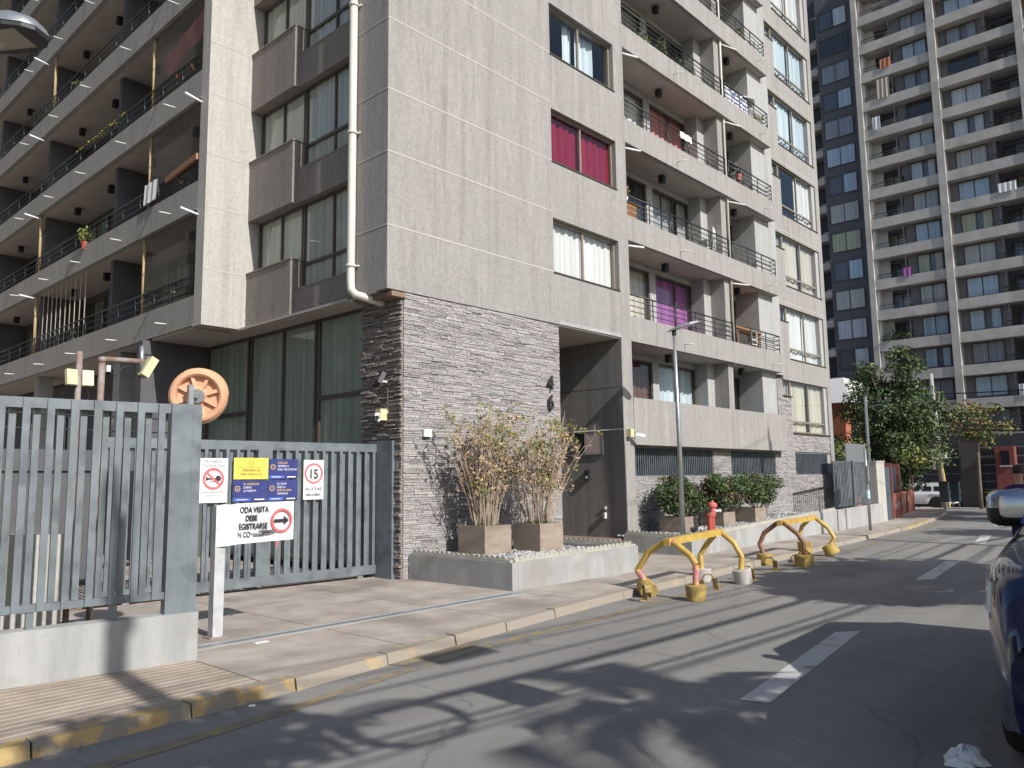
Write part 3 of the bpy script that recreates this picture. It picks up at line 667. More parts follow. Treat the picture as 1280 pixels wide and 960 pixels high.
b=MB(); b.box(-.046,-.041,-.14,.14,-.09,.09,T=T); b.build('lamp_glass',M['carglass'],t)
b=MB(); b.tube([(8.5,11.0,3.4),(8.66,11.0,3.4)],.02,8); b.tube([(8.66,11.0,3.3),(8.665,11.0,2.85)],.012,6); b.build('bracket',M['white'],t)
b=MB(); b.box(8.5,8.66,11.0,11.14,2.72,2.92); tag(b.build('junction_box',M['yellowplastic']),'square cream box on the dark stone return behind the gate camera','box')
# ---------------------------------------------------------------- steel fence on its low wall
FA0=Vector((3.602,7.435,0)); fd=Vector((-1.557,.215,0)).normalized(); fn=Vector((-fd.y,fd.x,0))  # fn points to the street? fixed below
if fn.y>0: fn=-fn
def FE(u,n,z): p=FA0+fd*u+fn*n; return (p.x,p.y,z)      # u runs left from the gate post, n towards the street
b=MB(); b.box(0,12,-.2,0,-.05,.445,T=FE); tag(b.build('low_wall',M['lowwall']),'low stained concrete wall carrying the tall steel fence','wall')
t=thing('steel_fence',FE(0,0,.445),'tall blue grey steel fence of two staggered rows of vertical bars','fence')
b=MB(); b.box(.3,12,-.13,-.06,2.33,2.42,T=FE); b.box(.3,12,-.13,-.06,.585,.65,T=FE); b.build('rail',M['fence'],t)
b=MB()
for i in range(60):
    u=.36+.185*i
    b.box(u,u+.058,-.058,-.03,.59,2.415,T=FE)
    b.box(u+.093,u+.147,-.175,-.132,.57,2.36,T=FE)
b.build('bar_panel',M['fence'],t)
b=MB(); b.box(.02,.30,-.16,-.03,.44,2.425,T=FE); b.box(.10,.103,-.0299,-.027,.5,2.4,T=FE); b.build('gate_post',M['fence'],t)
for u in (.7,1.35,2.6,3.9,5.2,6.5):
    b=MB(); b.box(u,u+.06,-.12,-.07,.44,.585,T=FE); b.build('foot',M['fence'],t)
# ---------------------------------------------------------------- sliding gate
g0=Vector((5.413,11.438,0)); gd=(Vector((8.883,11.249,0))-g0).normalized(); gn=Vector((gd.y,-gd.x,0))
def GT(u,n,z): p=g0+gd*u+gn*n; return (p.x,p.y,z)
t=thing('sliding_gate',GT(1,0,0),'wide blue grey sliding gate of vertical bars hung with notices','gate')
b=MB(); b.box(-1.4,3.42,-.05,.03,2.17,2.31,T=GT); b.box(-1.4,3.42,-.05,.03,.07,.22,T=GT); b.box(3.34,3.42,-.05,.03,.22,2.17,T=GT); b.box(.98,1.22,-.05,.032,.22,2.17,T=GT); b.box(-1.4,-1.3,-.05,.03,.22,2.17,T=GT); b.build('frame',M['fence'],t)
b=MB(); u=-1.2
while u<3.3:
    if not .93<u<1.2: b.box(u,u+.052,.0,.034,.2,2.2,T=GT)
    if not .86<u<1.2: b.box(u+.084,u+.130,-.07,-.02,.18,2.18,T=GT)
    u+=.166
b.build('bar_panel',M['fence'],t)
b=MB(); 
for u in (-.9,2.9): b.lathe([(.06,-.015),(.06,.015)],GT(u,-.01,.055),14,axis=gn)
b.build('wheel',M['steel'],t)
b=MB(); b.box(-2,3.5,-.03,.0,-.0,.012,T=GT); b.box(-2,3.5,-.22,-.17,0,.01,T=GT); tag(b.build('gate_track',M['rust']),'thin steel floor track running under the sliding gate','track')
t=thing('gate_stop_post',(8.75,10.9,0),'grey steel channel post that the sliding gate closes against','post')
b=MB(); b.box(8.66,8.76,10.74,10.8,0,2.36); b.box(8.6,8.66,10.8,11.45,0,2.36); b.build('channel',M['fence'],t)
b=MB(); b.box(8.655,8.665,10.72,10.74,.78,.86); b.tube([(8.66,10.72,.82),(8.66,10.69,.82)],.025,8); b.build('latch',M['black'],t)
# notices on the gate
def plate(name,u0,u1,z0,z1,label,m,cat='sign',n=.045,group='notices on the sliding gate'):
    t=thing(name,GT((u0+u1)/2,n,z0),label,cat,group)
    b=MB(); b.box(u0,u1,n,n+.008,z0,z1,T=GT); b.build('board',M[m],t); return t
GU=gd; GV=Vector((0,0,1))
def gtx(s,u,z,size,m,t,n=.0545,align='CENTER',sx=1,bold=0,th=.0012): return txt(s,GT(u,n,z),GU,GV,size,M[m],t,align=align,sx=sx,bold=bold,th=th)
def gring(u,z,r0,r1,m,t,n0=.0535,n1=.056,name='ring'):
    b=MB(); k=40
    for i in range(k):
        a,c=2*math.pi*i/k,2*math.pi*(i+1)/k
        q=lambda r,a,n:GT(u+r*math.cos(a),n,z+r*math.sin(a))
        b.hexa([q(r0,a,n0),q(r0,c,n0),q(r1,c,n0),q(r1,a,n0),q(r0,a,n1),q(r0,c,n1),q(r1,c,n1),q(r1,a,n1)])
    return b.build(name,M[m],t)
t=plate('no_horn_sign',.04,.48,1.37,2.035,'white sign with a red ring crossing out a horn, leftmost on the gate','signwhite')
gtx('PROHIBIDO',.26,1.965,.055,'inkgrey',t); gtx('TOCAR BOCINA',.26,1.905,.052,'inkgrey',t,sx=.9)
gtx('EN LAS INSTALACIONES',.26,1.515,.034,'inkgrey',t,sx=.85); gtx('BAJO MULTA',.26,1.465,.034,'inkgrey',t)
b=MB(); D=lambda u,z,n:GT(.26+u,n,1.725+z)
for n0,n1 in ((.0532,.0545),):
    b.prism([(-.115,-.03),(-.115,.03),(-.06,.012),(.05,.012),(.05,-.012),(-.06,-.012)],lambda u,z:D(u,z,n0),lambda u,z:D(u,z,n1))
    b.prism([(.075+.045*math.cos(a*.5236),.005+.045*math.sin(a*.5236)) for a in range(12)],lambda u,z:D(u,z,n0),lambda u,z:D(u,z,n1+.0004))
    b.prism([(-.04,-.012),(-.03,-.012),(-.03,-.038),(.01,-.038),(.01,-.012),(.02,-.012),(.02,-.05),(-.04,-.05)],lambda u,z:D(u,z,n0),lambda u,z:D(u,z,n1))
b.build('horn_symbol',M['ink'],t)
gring(.26,1.725,.125,.165,'signred',t)
b=MB(); a=math.radians(-42); c_,s_=math.cos(a),math.sin(a)
b.prism([(x*c_-y*s_,x*s_+y*c_) for x,y in ((-.128,-.018),(.128,-.018),(.128,.018),(-.128,.018))],lambda u,z:D(u,z,.0552),lambda u,z:D(u,z,.0568)); b.build('slash',M['signred'],t)
t=plate('yellow_notice',.575,1.14,1.715,2.045,'yellow rectangular notice with dark lettering on the gate','signyellow')
gring(.86,1.955,.036,.042,'ink',t,n1=.0545); gtx('i',.86,1.935,.06,'ink',t)
b=MB(); b.box(.63,1.08,.0532,.0545,1.893,1.897,T=GT); b.build('rule',M['ink'],t)
gtx('PREFERENCIA',.86,1.835,.052,'ink',t,sx=.95); gtx('PARA VEHICULOS',.86,1.775,.05,'ink',t,sx=.9)
def blue(u0,u1,z0,z1,label,lines,icon):
    t=plate('blue_notice',u0,u1,z0,z1,label,'signblue')
    w=u1-u0; um=u0+.29*w
    gring(u0+.13*w,z0+(z1-z0)*.6,.033,.042,'amber',t,n1=.0548); gtx(icon,u0+.13*w,z0+(z1-z0)*.6-.018,.05,'amber',t)
    for i,(s,m) in enumerate(lines): gtx(s,um,z1-.075-i*.052,.045,m,t,align='LEFT',sx=.95)
    b=MB(); b.box(u0+.003,u0+w*.52,.0532,.054,z0+.003,z0+.052,T=GT); b.build('band',M['signblue2'],t)
    b=MB(); b.box(u0+w*.1,u0+w*.42,.0541,.0548,z0+.022,z0+.032,T=GT); b.box(u0+w*.62,u0+w*.92,.0532,.0545,z0+.018,z0+.036,T=GT); b.build('footer_bar',M['signwhite'],t)
blue(1.155,1.655,1.72,2.03,'navy blue notice right of the yellow notice, upper of the right hand pair',[('CIRCULE','amber'),('SIEMPRE A','signwhite'),('BAJA VELOCIDAD','signwhite')],'=')
blue(.57,1.13,1.375,1.70,'navy blue notice directly under the yellow notice',[('AL INGRESAR','amber'),('CIERRE','signwhite'),('LA PUERTA','signwhite')],'A')
blue(1.145,1.655,1.375,1.70,'navy blue notice in the lower right of the four notices',[('AL SALIR','signwhite'),('DEJE LA','signwhite'),('PUERTA BIEN','amber'),('CERRADA','signwhite')],'!')
t=plate('speed_limit_sign',1.76,2.13,1.375,2.02,'white speed sign with 15 in a red ring, rightmost on the gate','signwhite')
gring(1.945,1.80,.135,.17,'signred',t); gtx('15',1.94,1.72,.21,'ink',t,sx=.85,bold=.006); gtx('km/h',1.945,1.685,.04,'inkgrey',t)
gtx('VELOCIDAD',1.945,1.525,.066,'inkgrey',t,sx=.88,bold=.002); gtx('MAXIMA',1.945,1.43,.066,'inkgrey',t,sx=1.05,bold=.002)
# visitors' sign on its post
t=thing('visitor_sign',(4.24,8.346,0),'bent white visitor sign with red ringed arrow on a grey post','sign')
b=MB(); b.box(4.185,4.30,8.30,8.41,0,1.40); b.build('post',mat('pale_grey_post',(.52,.54,.56),.45,(.45,.47,.49),scale=4,c3=(.40,.38,.36),s3=6),t)
b=MB(); b.box(4.14,4.345,8.26,8.45,0,.012); b.build('base_plate',M['rust'],t)
SV=lambda x,y,z:(x,8.285+y,z)
b=MB(); xs=[4.185,4.26,4.33,4.42,4.6,4.8,5.0,5.13]; off=[.012,-.012,-.03,-.018,-.006,-.004,-.006,-.012]
zt=[1.415,1.425,1.42,1.43,1.432,1.434,1.436,1.438]; zb=[.965,.97,.975,.982,.985,.99,.992,.995]
for i in range(7):
    b.hexa([SV(xs[i],off[i],zb[i]),SV(xs[i+1],off[i+1],zb[i+1]),SV(xs[i+1],off[i+1]+.006,zb[i+1]),SV(xs[i],off[i]+.006,zb[i]),SV(xs[i],off[i],zt[i]),SV(xs[i+1],off[i+1],zt[i+1]),SV(xs[i+1],off[i+1]+.006,zt[i+1]),SV(xs[i],off[i]+.006,zt[i])])
b.build('board',M['signwhite'],t)
X1=Vector((1,0,-.0)); 
def vtx(s,x,z,size,m='ink',sx=.72): return txt(s,SV(x,-.0235,z),X1,GV,size,M[m],t,sx=sx,th=.0015,bold=.002)
vtx('ODA VISITA',4.62,1.325,.092); vtx('DEBE',4.585,1.235,.088); vtx('EGISTRARSE',4.61,1.14,.092); vtx('N CO',4.50,1.055,.085,'inkgrey')
b=MB()
for i in range(8):
    x=4.6+rnd.uniform(-.05,.18); z=1.04+rnd.uniform(0,.07); b.box(x,x+rnd.uniform(.08,.2),8.262,8.2635,z,z+rnd.uniform(.006,.014))
b.build('scraped_paint',M['inkgrey'],t)
b=MB(); k=40; q=lambda r,a,y:(4.965+r*math.cos(a),y,1.22+r*math.sin(a))
for i in range(k):
    a,c=2*math.pi*i/k,2*math.pi*(i+1)/k; r0,r1=.108,.138
    b.hexa([q(r0,a,8.262),q(r0,c,8.262),q(r1,c,8.262),q(r1,a,8.262),q(r0,a,8.2595),q(r0,c,8.2595),q(r1,c,8.2595),q(r1,a,8.2595)])
b.build('ring',M['signred'],t)
b=MB(); b.prism([(-.095,-.016),(.03,-.016),(.03,-.05),(.095,0),(.03,.05),(.03,.016),(-.095,.016)],lambda u,z:(4.965+u,8.262,1.22+z),lambda u,z:(4.965+u,8.2598,1.22+z)); b.build('arrow',M['ink'],t)
b=MB(); b.box(4.9,4.92,8.255,8.262,.92,.99); tag(b.build('orange_tag',M['signred'],t))
# ---------------------------------------------------------------- convex traffic mirror on the fence post
mc=Vector((3.60,7.60,2.52)); ax=Vector((.55,.83,.10)).normalized()     # faces into the driveway, its back to the street
t=thing('traffic_mirror',mc,'round orange backed traffic mirror behind the end of the fence','traffic mirror')
b=MB(); b.lathe([(.001,-.02),(.075,-.02),(.08,.0),(.10,.025),(.19,.02),(.205,-.03),(.225,-.045),(.25,-.04),(.275,-.01),(.283,.045),(.265,.05)],mc,40,axis=ax)
b.build('back_shell',M['orange'],t,smooth=False)
b=MB(); b.lathe([(.26,.052),(.18,.072),(.08,.082),(.001,.085)],mc,36,axis=ax); b.build('mirror_face',M['mirror'],t,smooth=True)
e1=ax.cross(Vector((0,0,1))).normalized(); e2=e1.cross(ax)
b=MB()
for i in range(8):
    a=i*math.pi/4+.3; d=e1*math.cos(a)+e2*math.sin(a); s=d.cross(ax)
    b.bar(mc+d*.075+ax*.005,mc+d*.21+ax*.0,.026,.035)
b.build('rib',M['orange'],t)
b=MB()
for i in range(17):
    a=math.pi*(.02+.6*i/16); a2=math.pi*(.02+.6*(i+1)/16)
    d1=e1*math.cos(a)*1+e2*math.sin(a); d2=e1*math.cos(a2)+e2*math.sin(a2)
    w1=.02+.10*math.sin(math.pi*i/17); w2=.02+.10*math.sin(math.pi*(i+1)/17)
    b.hexa([mc+d1*.276+ax*.03,mc+d2*.276+ax*.03,mc+d2*.284+ax*.03,mc+d1*.284+ax*.03,mc+d1*.278+ax*(.05+w1),mc+d2*.278+ax*(.05+w2),mc+d2*.286+ax*(.05+w2),mc+d1*.286+ax*(.05+w1)])
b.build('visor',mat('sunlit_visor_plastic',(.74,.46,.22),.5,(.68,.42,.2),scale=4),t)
b=MB(); b.lathe([(.07,-.06),(.07,-.036)],mc,16,axis=ax); b.bar(mc-ax*.06,Vector(FE(.12,-.09,2.53)),.05,.05); b.bar(Vector(FE(.12,-.09,2.40)),Vector(FE(.12,-.09,2.62)),.05,.05); b.build('bracket',M['steel'],t)
# ---------------------------------------------------------------- floodlight poles inside the fence
t=thing('lamp_pole',(3.019,9.198,0),'thin rusty pole with two cream floodlights behind the fence','lamp pole')
b=MB(); b.tube([(3.02,9.2,0),(3.02,9.2,3.10)],.03,10); b.build('pole',M['rust'],t,smooth=True)
for x0,x1,a in ((2.89,2.985,8),(3.055,3.15,-8)):
    b=MB(); T=lambda x,y,z:Vector(((x0+x1)/2,9.17,2.81))+Matrix.Rotation(R(a),3,'Z')@Matrix.Rotation(R(-10),3,'X')@Vector((x,y,z))
    b.box(-.055,.055,-.025,.025,-.085,.085,T=T); f=b.build('floodlight',M['yellowplastic'],t)
    b=MB(); b.box(-.04,.04,.026,.03,-.065,.065,T=T); b.build('lens',M['carglass'],f)
b=MB(); b.bar((2.96,9.19,2.81),(3.09,9.19,2.81),.02,.02); b.tube([(3.1,9.19,2.72),(3.13,9.18,2.62),(3.09,9.19,2.5),(3.05,9.2,2.45)],.006,6); b.build('bracket',M['black'],t)
t=thing('lamp_pole',(3.244,9.176,0),'rusty gallows pole with one tilted cream floodlight behind the fence','lamp pole')
b=MB(); b.tube([(3.244,9.176,0),(3.244,9.176,3.02)],.034,10); b.tube([(3.244,9.176,3.04),(3.68,9.132,3.05)],.03,10); b.lathe([(.04,0),(.04,.06)],(3.244,9.176,3.0),12); b.build('pole',M['rust'],t,smooth=True)
b=MB(); b.tube([(3.655,9.136,2.93),(3.65,9.136,3.23)],.026,10); b.build('stub',M['steel'],t,smooth=True)
b=MB(); T=lambda x,y,z:Vector((3.72,9.11,2.985))+Matrix.Rotation(R(28),3,'Y')@Vector((x,y,z))
b.box(-.045,.045,-.06,.06,-.12,.12,T=T); f=b.build('floodlight',M['yellowplastic'],t)
b=MB(); b.box(.046,.05,-.045,.045,-.1,.1,T=T); b.build('lens',M['carglass'],f)
b=MB(); b.box(3.28,3.32,9.13,9.17,2.9,2.97); b.build('junction_box',M['white'],t)
b=MB(); b.tube([(3.3,9.14,2.9),(3.38,9.13,2.87),(3.45,9.12,2.97),(3.55,9.12,2.98),(3.6,9.11,2.88),(3.68,9.11,2.86)],.007,6); b.build('lamp_cable',M['black'],t,smooth=True)
# ramp wall and odds seen between the fence bars
b=MB(); b.hexa([(-1,9.55,0),(2.95,9.15,0),(2.95,9.45,0),(-1,9.85,0),(-1,9.55,1.2),(2.95,9.15,1.15),(2.95,9.45,1.15),(-1,9.85,1.2)]); tag(b.build('ramp_wall',M['stucco_pale']),'pale plastered ramp wall glimpsed between the fence bars','wall')
b=MB(); b.box(-1,5.2,14.5,14.8,0,1.9); b.box(-1,7.0,14.45,14.85,1.9,2.25); tag(b.build('courtyard_wall',M['darkwall']),'grey courtyard wall with a beam behind the fence poles','wall')
t=thing('courtyard_railing',(2,13.5,0),'thin dark railing on the courtyard wall behind the fence','railing')
b=MB()
for z in (2.6,2.85,3.1): b.tube([(-1,14.6,z),(6.9,14.6,z)],.016,6)
for i in range(8): b.tube([(-.9+i*1.1,14.6,2.25),(-.9+i*1.1,14.6,3.1)],.02,6)
b.build('rail',M['rail'],t)
# ---------------------------------------------------------------- planted beds with low walls
def bed(name,poly,tops,label,cap=True):
    """low wall round a bed: poly = outline points, tops = wall heights"""
    b=MB(); n=len(poly)
    for i in range(n-1):
        a=Vector((*poly[i],0)); c=Vector((*poly[i+1],0)); d=(c-a).normalized(); s=Vector((-d.y,d.x,0))*.13
        e=d*.0 if i==0 else d*.001
        za,zc=tops[i],tops[i+1]
        a2=a+ (d*.131 if i>0 else d*0); 
        b.hexa([a2+Vector((0,0,-.05)),c+Vector((0,0,-.05)),c+s+Vector((0,0,-.05)),a2+s+Vector((0,0,-.05)),a2+Vector((0,0,za)),c+Vector((0,0,zc)),c+s+Vector((0,0,zc)),a2+s+Vector((0,0,za))])
    return tag(b.build(name,M['lowwall']),label,'wall')
W1=[(8.82,10.60),(8.82,8.2),(12.05,8.12),(12.05,10.5)]
bed('bed_wall',W1,[.41,.41,.45,.45],'low stained concrete bed wall in front of the stone clad corner')
W2=[(15.02,10.5),(15.02,8.76),(24.2,9.14),(30.2,9.66)]
bed('bed_wall',W2,[.40,.36,.62,.66],'long low concrete bed wall running past the hedges to the slatted gate')
# wavy edging
def edging(pts,z,label,h=.055,st=.115,th=.012):
    b=MB()
    for (a,c,za,zc) in pts:
        a=Vector(a); c=Vector(c); L=(c-a).length; n=int(L/st); d=(c-a)/L; s=Vector((-d.y,d.x))
        for i in range(n):
            p0=a+d*(i*st); zz=za+(zc-za)*i/n
            poly=[(st*.5-st*.47*math.cos(math.pi*j/8),h*math.sin(math.pi*j/8)) for j in range(9)]
            f=lambda o:(lambda u,v:(p0.x+d.x*u+s.x*o,p0.y+d.y*u+s.y*o,zz+v))
            b.prism(poly,f(.0),f(th))
        f2=lambda o,zo,q,zq:(q.x+s.x*o,q.y+s.y*o,zq+zo)
        b.hexa([f2(-.02,-.035,a,za),f2(-.02,-.035,c,zc),f2(.04,-.035,c,zc),f2(.04,-.035,a,za),f2(-.02,-.001,a,za),f2(-.02,-.001,c,zc),f2(.04,-.001,c,zc),f2(.04,-.001,a,za)])
    return tag(b.build('scalloped_edging',M['edging']),label,'edging')
edging([((8.86,10.55),(8.86,8.26),.446,.446),((8.9,8.23),(12.0,8.15),.446,.486),((12.0,8.2),(12.0,10.4),.486,.486)],0,'cream scalloped edging on the bed wall before the stone clad corner')
edging([((15.06,10.45),(15.06,8.85),.436,.396),((15.1,8.80),(24.2,9.18),.396,.656)],0,'cream scalloped edging along the long bed wall by the hedges')
# gravel
def pebbles(name,x0,x1,y0,y1,z,n,slope=0):
    b=MB(); b.face([(x0,y0,z),(x1,y0,z+slope),(x1,y1,z+slope),(x0,y1,z)])
    for i in range(n):
        x=rnd.uniform(x0,x1); y=rnd.uniform(y0,y1); zz=z+slope*(x-x0)/(x1-x0); r=rnd.uniform(.02,.05); a=rnd.random()*6.3
        e=Vector((math.cos(a),math.sin(a),0))*r; f=Vector((-math.sin(a),math.cos(a),0))*r*rnd.uniform(.6,.9)
        c=Vector((x,y,zz)); u=Vector((0,0,r*.7)); t=e*.5; w=f*.5
        P=[c-e-f*.4,c-e*.3-f,c+e*.6-f*.7,c+e,c+e*.4+f,c-e*.6+f*.8]; Q=[c+(p-c)*.55+u for p in P]
        b.face(Q,1 if i%3 else 2)
        for k in range(6): b.face([P[k],P[(k+1)%6],Q[(k+1)%6],Q[k]],1 if i%3 else 2)
    o=b.build(name,[M['soil'],M['gravel'],mat('dark_pebbles',(.12,.12,.125),.7,(.22,.22,.22),scale=10)]); return tag(o,kind='stuff')
pebbles('bed_gravel',8.96,11.9,8.34,10.58,.37,2600)
pebbles('bed_gravel',15.16,24.2,9.2,10.80,.33,2200,.2)
# clay planters
def planter(x,y,z,s,h,label,rot=0,group='clay planter boxes'):
    t=thing('planter_box',(x,y,z),label,'planter',group)
    T=lambda a,b_,c:Vector((x,y,z))+Matrix.Rotation(rot,3,'Z')@Vector((a,b_,c))
    b=MB(); q=s/2; w=.04
    for (x0,x1,y0,y1) in ((-q,q,-q,-q+w),(-q,q,q-w,q),(-q,-q+w,-q+w,q-w),(q-w,q,-q+w,q-w)): b.box(x0,x1,y0,y1,0,h,T=T)
    b.build('box',M['planter'],t)
    b=MB(); b.box(-q+w,q-w,-q+w,q-w,h-.12,h-.06,T=T); b.build('soil',M['soil'],t)
    return t
PL=[(9.98,9.93,.37,.66,.50,'left clay planter holding the bare twiggy shrub by the stone wall'),(10.98,9.55,.37,.64,.50,'right clay planter holding the bare twiggy shrub by the stone wall'),
    (16.75,10.10,.33,.66,.40,'clay planter under the round hedge nearest the dark alcove'),(18.75,10.12,.36,.62,.40,'clay planter under the middle hedge, behind the red hydrant'),(20.25,10.0,.40,.66,.42,'clay planter under the hedge farthest along the bed')]
for p in PL: planter(*p)

# ---------------------------------------------------------------- foliage
def leaves(b,c,rad,n,size,mats,up=.3,shell=.35,rng=None):
    c=np.array(c,float); rad=np.array(rad,float)
    rg=rng or np.random.default_rng(rnd.randrange(10**6))
    d=rg.normal(size=(n,3)); d/=np.linalg.norm(d,axis=1)[:,None]
    r=(shell+(1-shell)*rg.random(n)**.6)[:,None]; p=c+d*r*rad
    a=rg.normal(size=(n,3)); a[:,2]+=up; a+=d*.6; a/=np.linalg.norm(a,axis=1)[:,None]
    t=np.cross(a,rg.normal(size=(n,3))); t/=np.linalg.norm(t,axis=1)[:,None]; s=np.cross(a,t)
    sz=(size*(.6+.8*rg.random(n)))[:,None]
    for i in range(n):
        q=p[i]; T_=t[i]*sz[i]; S=s[i]*sz[i]*.5
        b.face([q-T_,q-S*.9+a[i]*sz[i]*.12,q+T_,q+S*.9+a[i]*sz[i]*.12],mats[rg.integers(len(mats))])
def bare_shrub(x,y,z,h,w,n,label,seed):
    rg=random.Random(seed)
    t=thing('bare_shrub',(x,y,z),label,'shrub','bare shrubs in clay planters')
    st=MB(); lf=MB()
    for i in range(n):
        bx=x+rg.uniform(-.22,.22); by=y+rg.uniform(-.2,.2); tx=bx+(bx-x)*w*rg.uniform(1.0,3.2)+rg.uniform(-.15,.15); ty=by+(by-y)*w*rg.uniform(.6,2)+rg.uniform(-.1,.1); hh=h*rg.uniform(.6,1)
        pts=[Vector((bx+(tx-bx)*q**1.4+rg.uniform(-.02,.02),by+(ty-by)*q**1.4+rg.uniform(-.02,.02),z+hh*q)) for q in (0,.25,.5,.75,1)]
        st.tube(pts,[.010,.009,.007,.005,.003],4,caps=False)
        for k in range(9):
            q=rg.uniform(.3,1); i0=min(3,int(q*4)); f=q*4-i0; p=pts[i0].lerp(pts[i0+1],f)
            e=p+Vector((rg.uniform(-.2,.2),rg.uniform(-.16,.16),rg.uniform(.05,.28)))
            st.tube([p,e],[.004,.0025],3,caps=False)
            m=rg.choice([0,0,1,3,3,3,4,5]); 
            if rg.random()<.8: leaves(lf,e,(.085,.085,.085),rg.randint(4,12),.034,[m if q<.8 or m in (1,3) else rg.choice([1,5])],rng=np.random.default_rng(rg.randrange(10**6)),shell=.1)
    st.build('stem',M['twig'],t); lf.build('foliage',[M['lf_dry'],M['lf_yel'],M['lf_red'],M['lf_dry'],M['lf_purple'],M['lf_light']],t)
    g=MB(); leaves(g,(x,y,z+.03),(.3,.3,.07),260,.035,[0,1],up=.8,shell=.0); g.build('ground_leaves',[M['lf_mid'],M['lf_light']],t)
bare_shrub(9.98,9.93,.82,2.0,1.45,56,'bare twiggy shrub with dry leaves in the left clay planter by the stone wall',3)
bare_shrub(10.98,9.55,.82,2.1,1.4,56,'bare twiggy shrub with yellowing top in the right clay planter by the stone wall',8)
def hedge(x,y,z,rx,ry,z0,z1,label,seed,purple=.2):
    t=thing('hedge_shrub',(x,y,z),label,'shrub','hedge shrubs in planters')
    rg=np.random.default_rng(seed); st=MB(); lf=MB()
    for i in range(12):
        a=rg.random()*6.28; st.tube([(x+.08*math.cos(a),y+.08*math.sin(a),z),(x+rx*.35*math.cos(a),y+ry*.35*math.sin(a),(z0+z)/2+.1),(x+rx*.7*math.cos(a),y+ry*.7*math.sin(a),z0+.35)],[.012,.01,.006],5,caps=False)
    for i in range(46):
        cx=x+rg.uniform(-.75,.75)*rx; cy=y+rg.uniform(-.7,.7)*ry; cz=z0+(z1-z0)*rg.uniform(.12,.88)
        leaves(lf,(cx,cy,cz),(.24,.22,.19),105,.042,[0,1,1,2] if rg.random()>purple else [3,0,4],rng=rg,shell=.5)
    st.build('stem',M['bark'],t); lf.build('foliage',[M['lf_dark'],M['lf_mid'],M['lf_light'],M['lf_purple'],M['lf_red']],t)
hedge(16.75,10.05,.65,.62,.5,.82,1.66,'clipped green hedge shrub nearest the dark alcove, left of the lamp post',1)
hedge(18.75,10.05,.7,1.05,.5,.90,1.70,'clipped hedge shrub with purple leaves right of the lamp post, behind the hydrant',2,.35)
hedge(20.6,9.95,.75,1.0,.5,.95,1.70,'clipped yellow green hedge shrub farthest along the bed',4,.1)
# ---------------------------------------------------------------- hydrant
hx,hy=16.9,9.28
t=thing('fire_hydrant',(hx,hy,.34),'red fire hydrant with side outlet standing before the hedges','fire hydrant')
b=MB(); b.lathe([(.11,.34),(.11,.37),(.07,.38),(.065,.72),(.085,.73),(.085,.78),(.07,.79)],(hx-.02,hy,0),16); b.build('barrel',M['hyd'],t,smooth=False)
b=MB(); b.lathe([(.06,0),(.062,.40),(.085,.41),(.085,.46),(.06,.47)],(hx-.17,hy-.02,.34),14); b.build('side_barrel',M['hyd'],t)
b=MB(); b.lathe([(.075,.79),(.08,.95),(.11,.96),(.11,1.02),(.09,1.05),(.035,1.07),(.03,1.11)],(hx+.02,hy,0),16); b.build('cap',mat('faded_red_cap',(.62,.17,.15),.55,(.55,.12,.1),scale=6),t)
b=MB(); b.lathe([(.05,0),(.05,.1),(.062,.105),(.062,.15)],(hx+.05,hy-.03,.86),14,axis=(.75,-.6,0)); b.lathe([(.045,0),(.045,.12)],(hx-.05,hy,.8),12,axis=(-1,-.2,-.15)); b.build('outlet',M['steel'],t)
# ---------------------------------------------------------------- street lamp
lx,ly=15.12,9.02
t=thing('street_lamp',(lx,ly,.35),'slim grey street lamp at the start of the long bed','street lamp')
b=MB(); b.tube([(lx,ly,.33),(lx-.01,ly,2.6),(lx-.05,ly,4.9)],[.058,.05,.036],12); b.lathe([(.1,.34),(.1,.36),(.06,.37)],(lx,ly,0),12); b.build('pole',M['steel'],t,smooth=True)
b=MB(); d=Vector((.55,-.83,.0)).normalized(); s=Vector((-d.y,d.x,0)); o=Vector((lx-.05,ly,4.9))
def LT(a,c,h): return o+d*a+s*c+Vector((0,0,h+a*.28))
secs=[(-.14,.03,.03,.02),(-.05,.07,.05,.05),(.12,.12,.055,.06),(.35,.13,.03,.05),(.52,.10,.01,.03),(.58,.03,.0,.01)]
V=[]
for a,w,h0,h1 in secs: V+= [LT(a,-w,0),LT(a,w,0),LT(a,w*.9,h1),LT(a,-w*.9,h1)]
b.v=[tuple(v) for v in V]
for i in range(5):
    for j in range(4): b.f.append((i*4+j,i*4+(j+1)%4,i*4+4+(j+1)%4,i*4+4+j)); b.m.append(0); b.c.append(None)
b.f+= [(3,2,1,0),(20,21,22,23)]; b.m+=[0,0]; b.c+=[None,None]
b.build('lamp_head',M['steel'],t)
b=MB(); b.face([LT(.08,-.09,-.004),LT(.08,.09,-.004),LT(.46,.09,-.004),LT(.46,-.09,-.004)]); b.build('lens',M['white'],t)
b=MB(); b.lathe([(.045,4.78),(.05,4.8),(.05,4.93)],(lx-.05,ly,0),12); b.build('collar',M['lampblack'],t)
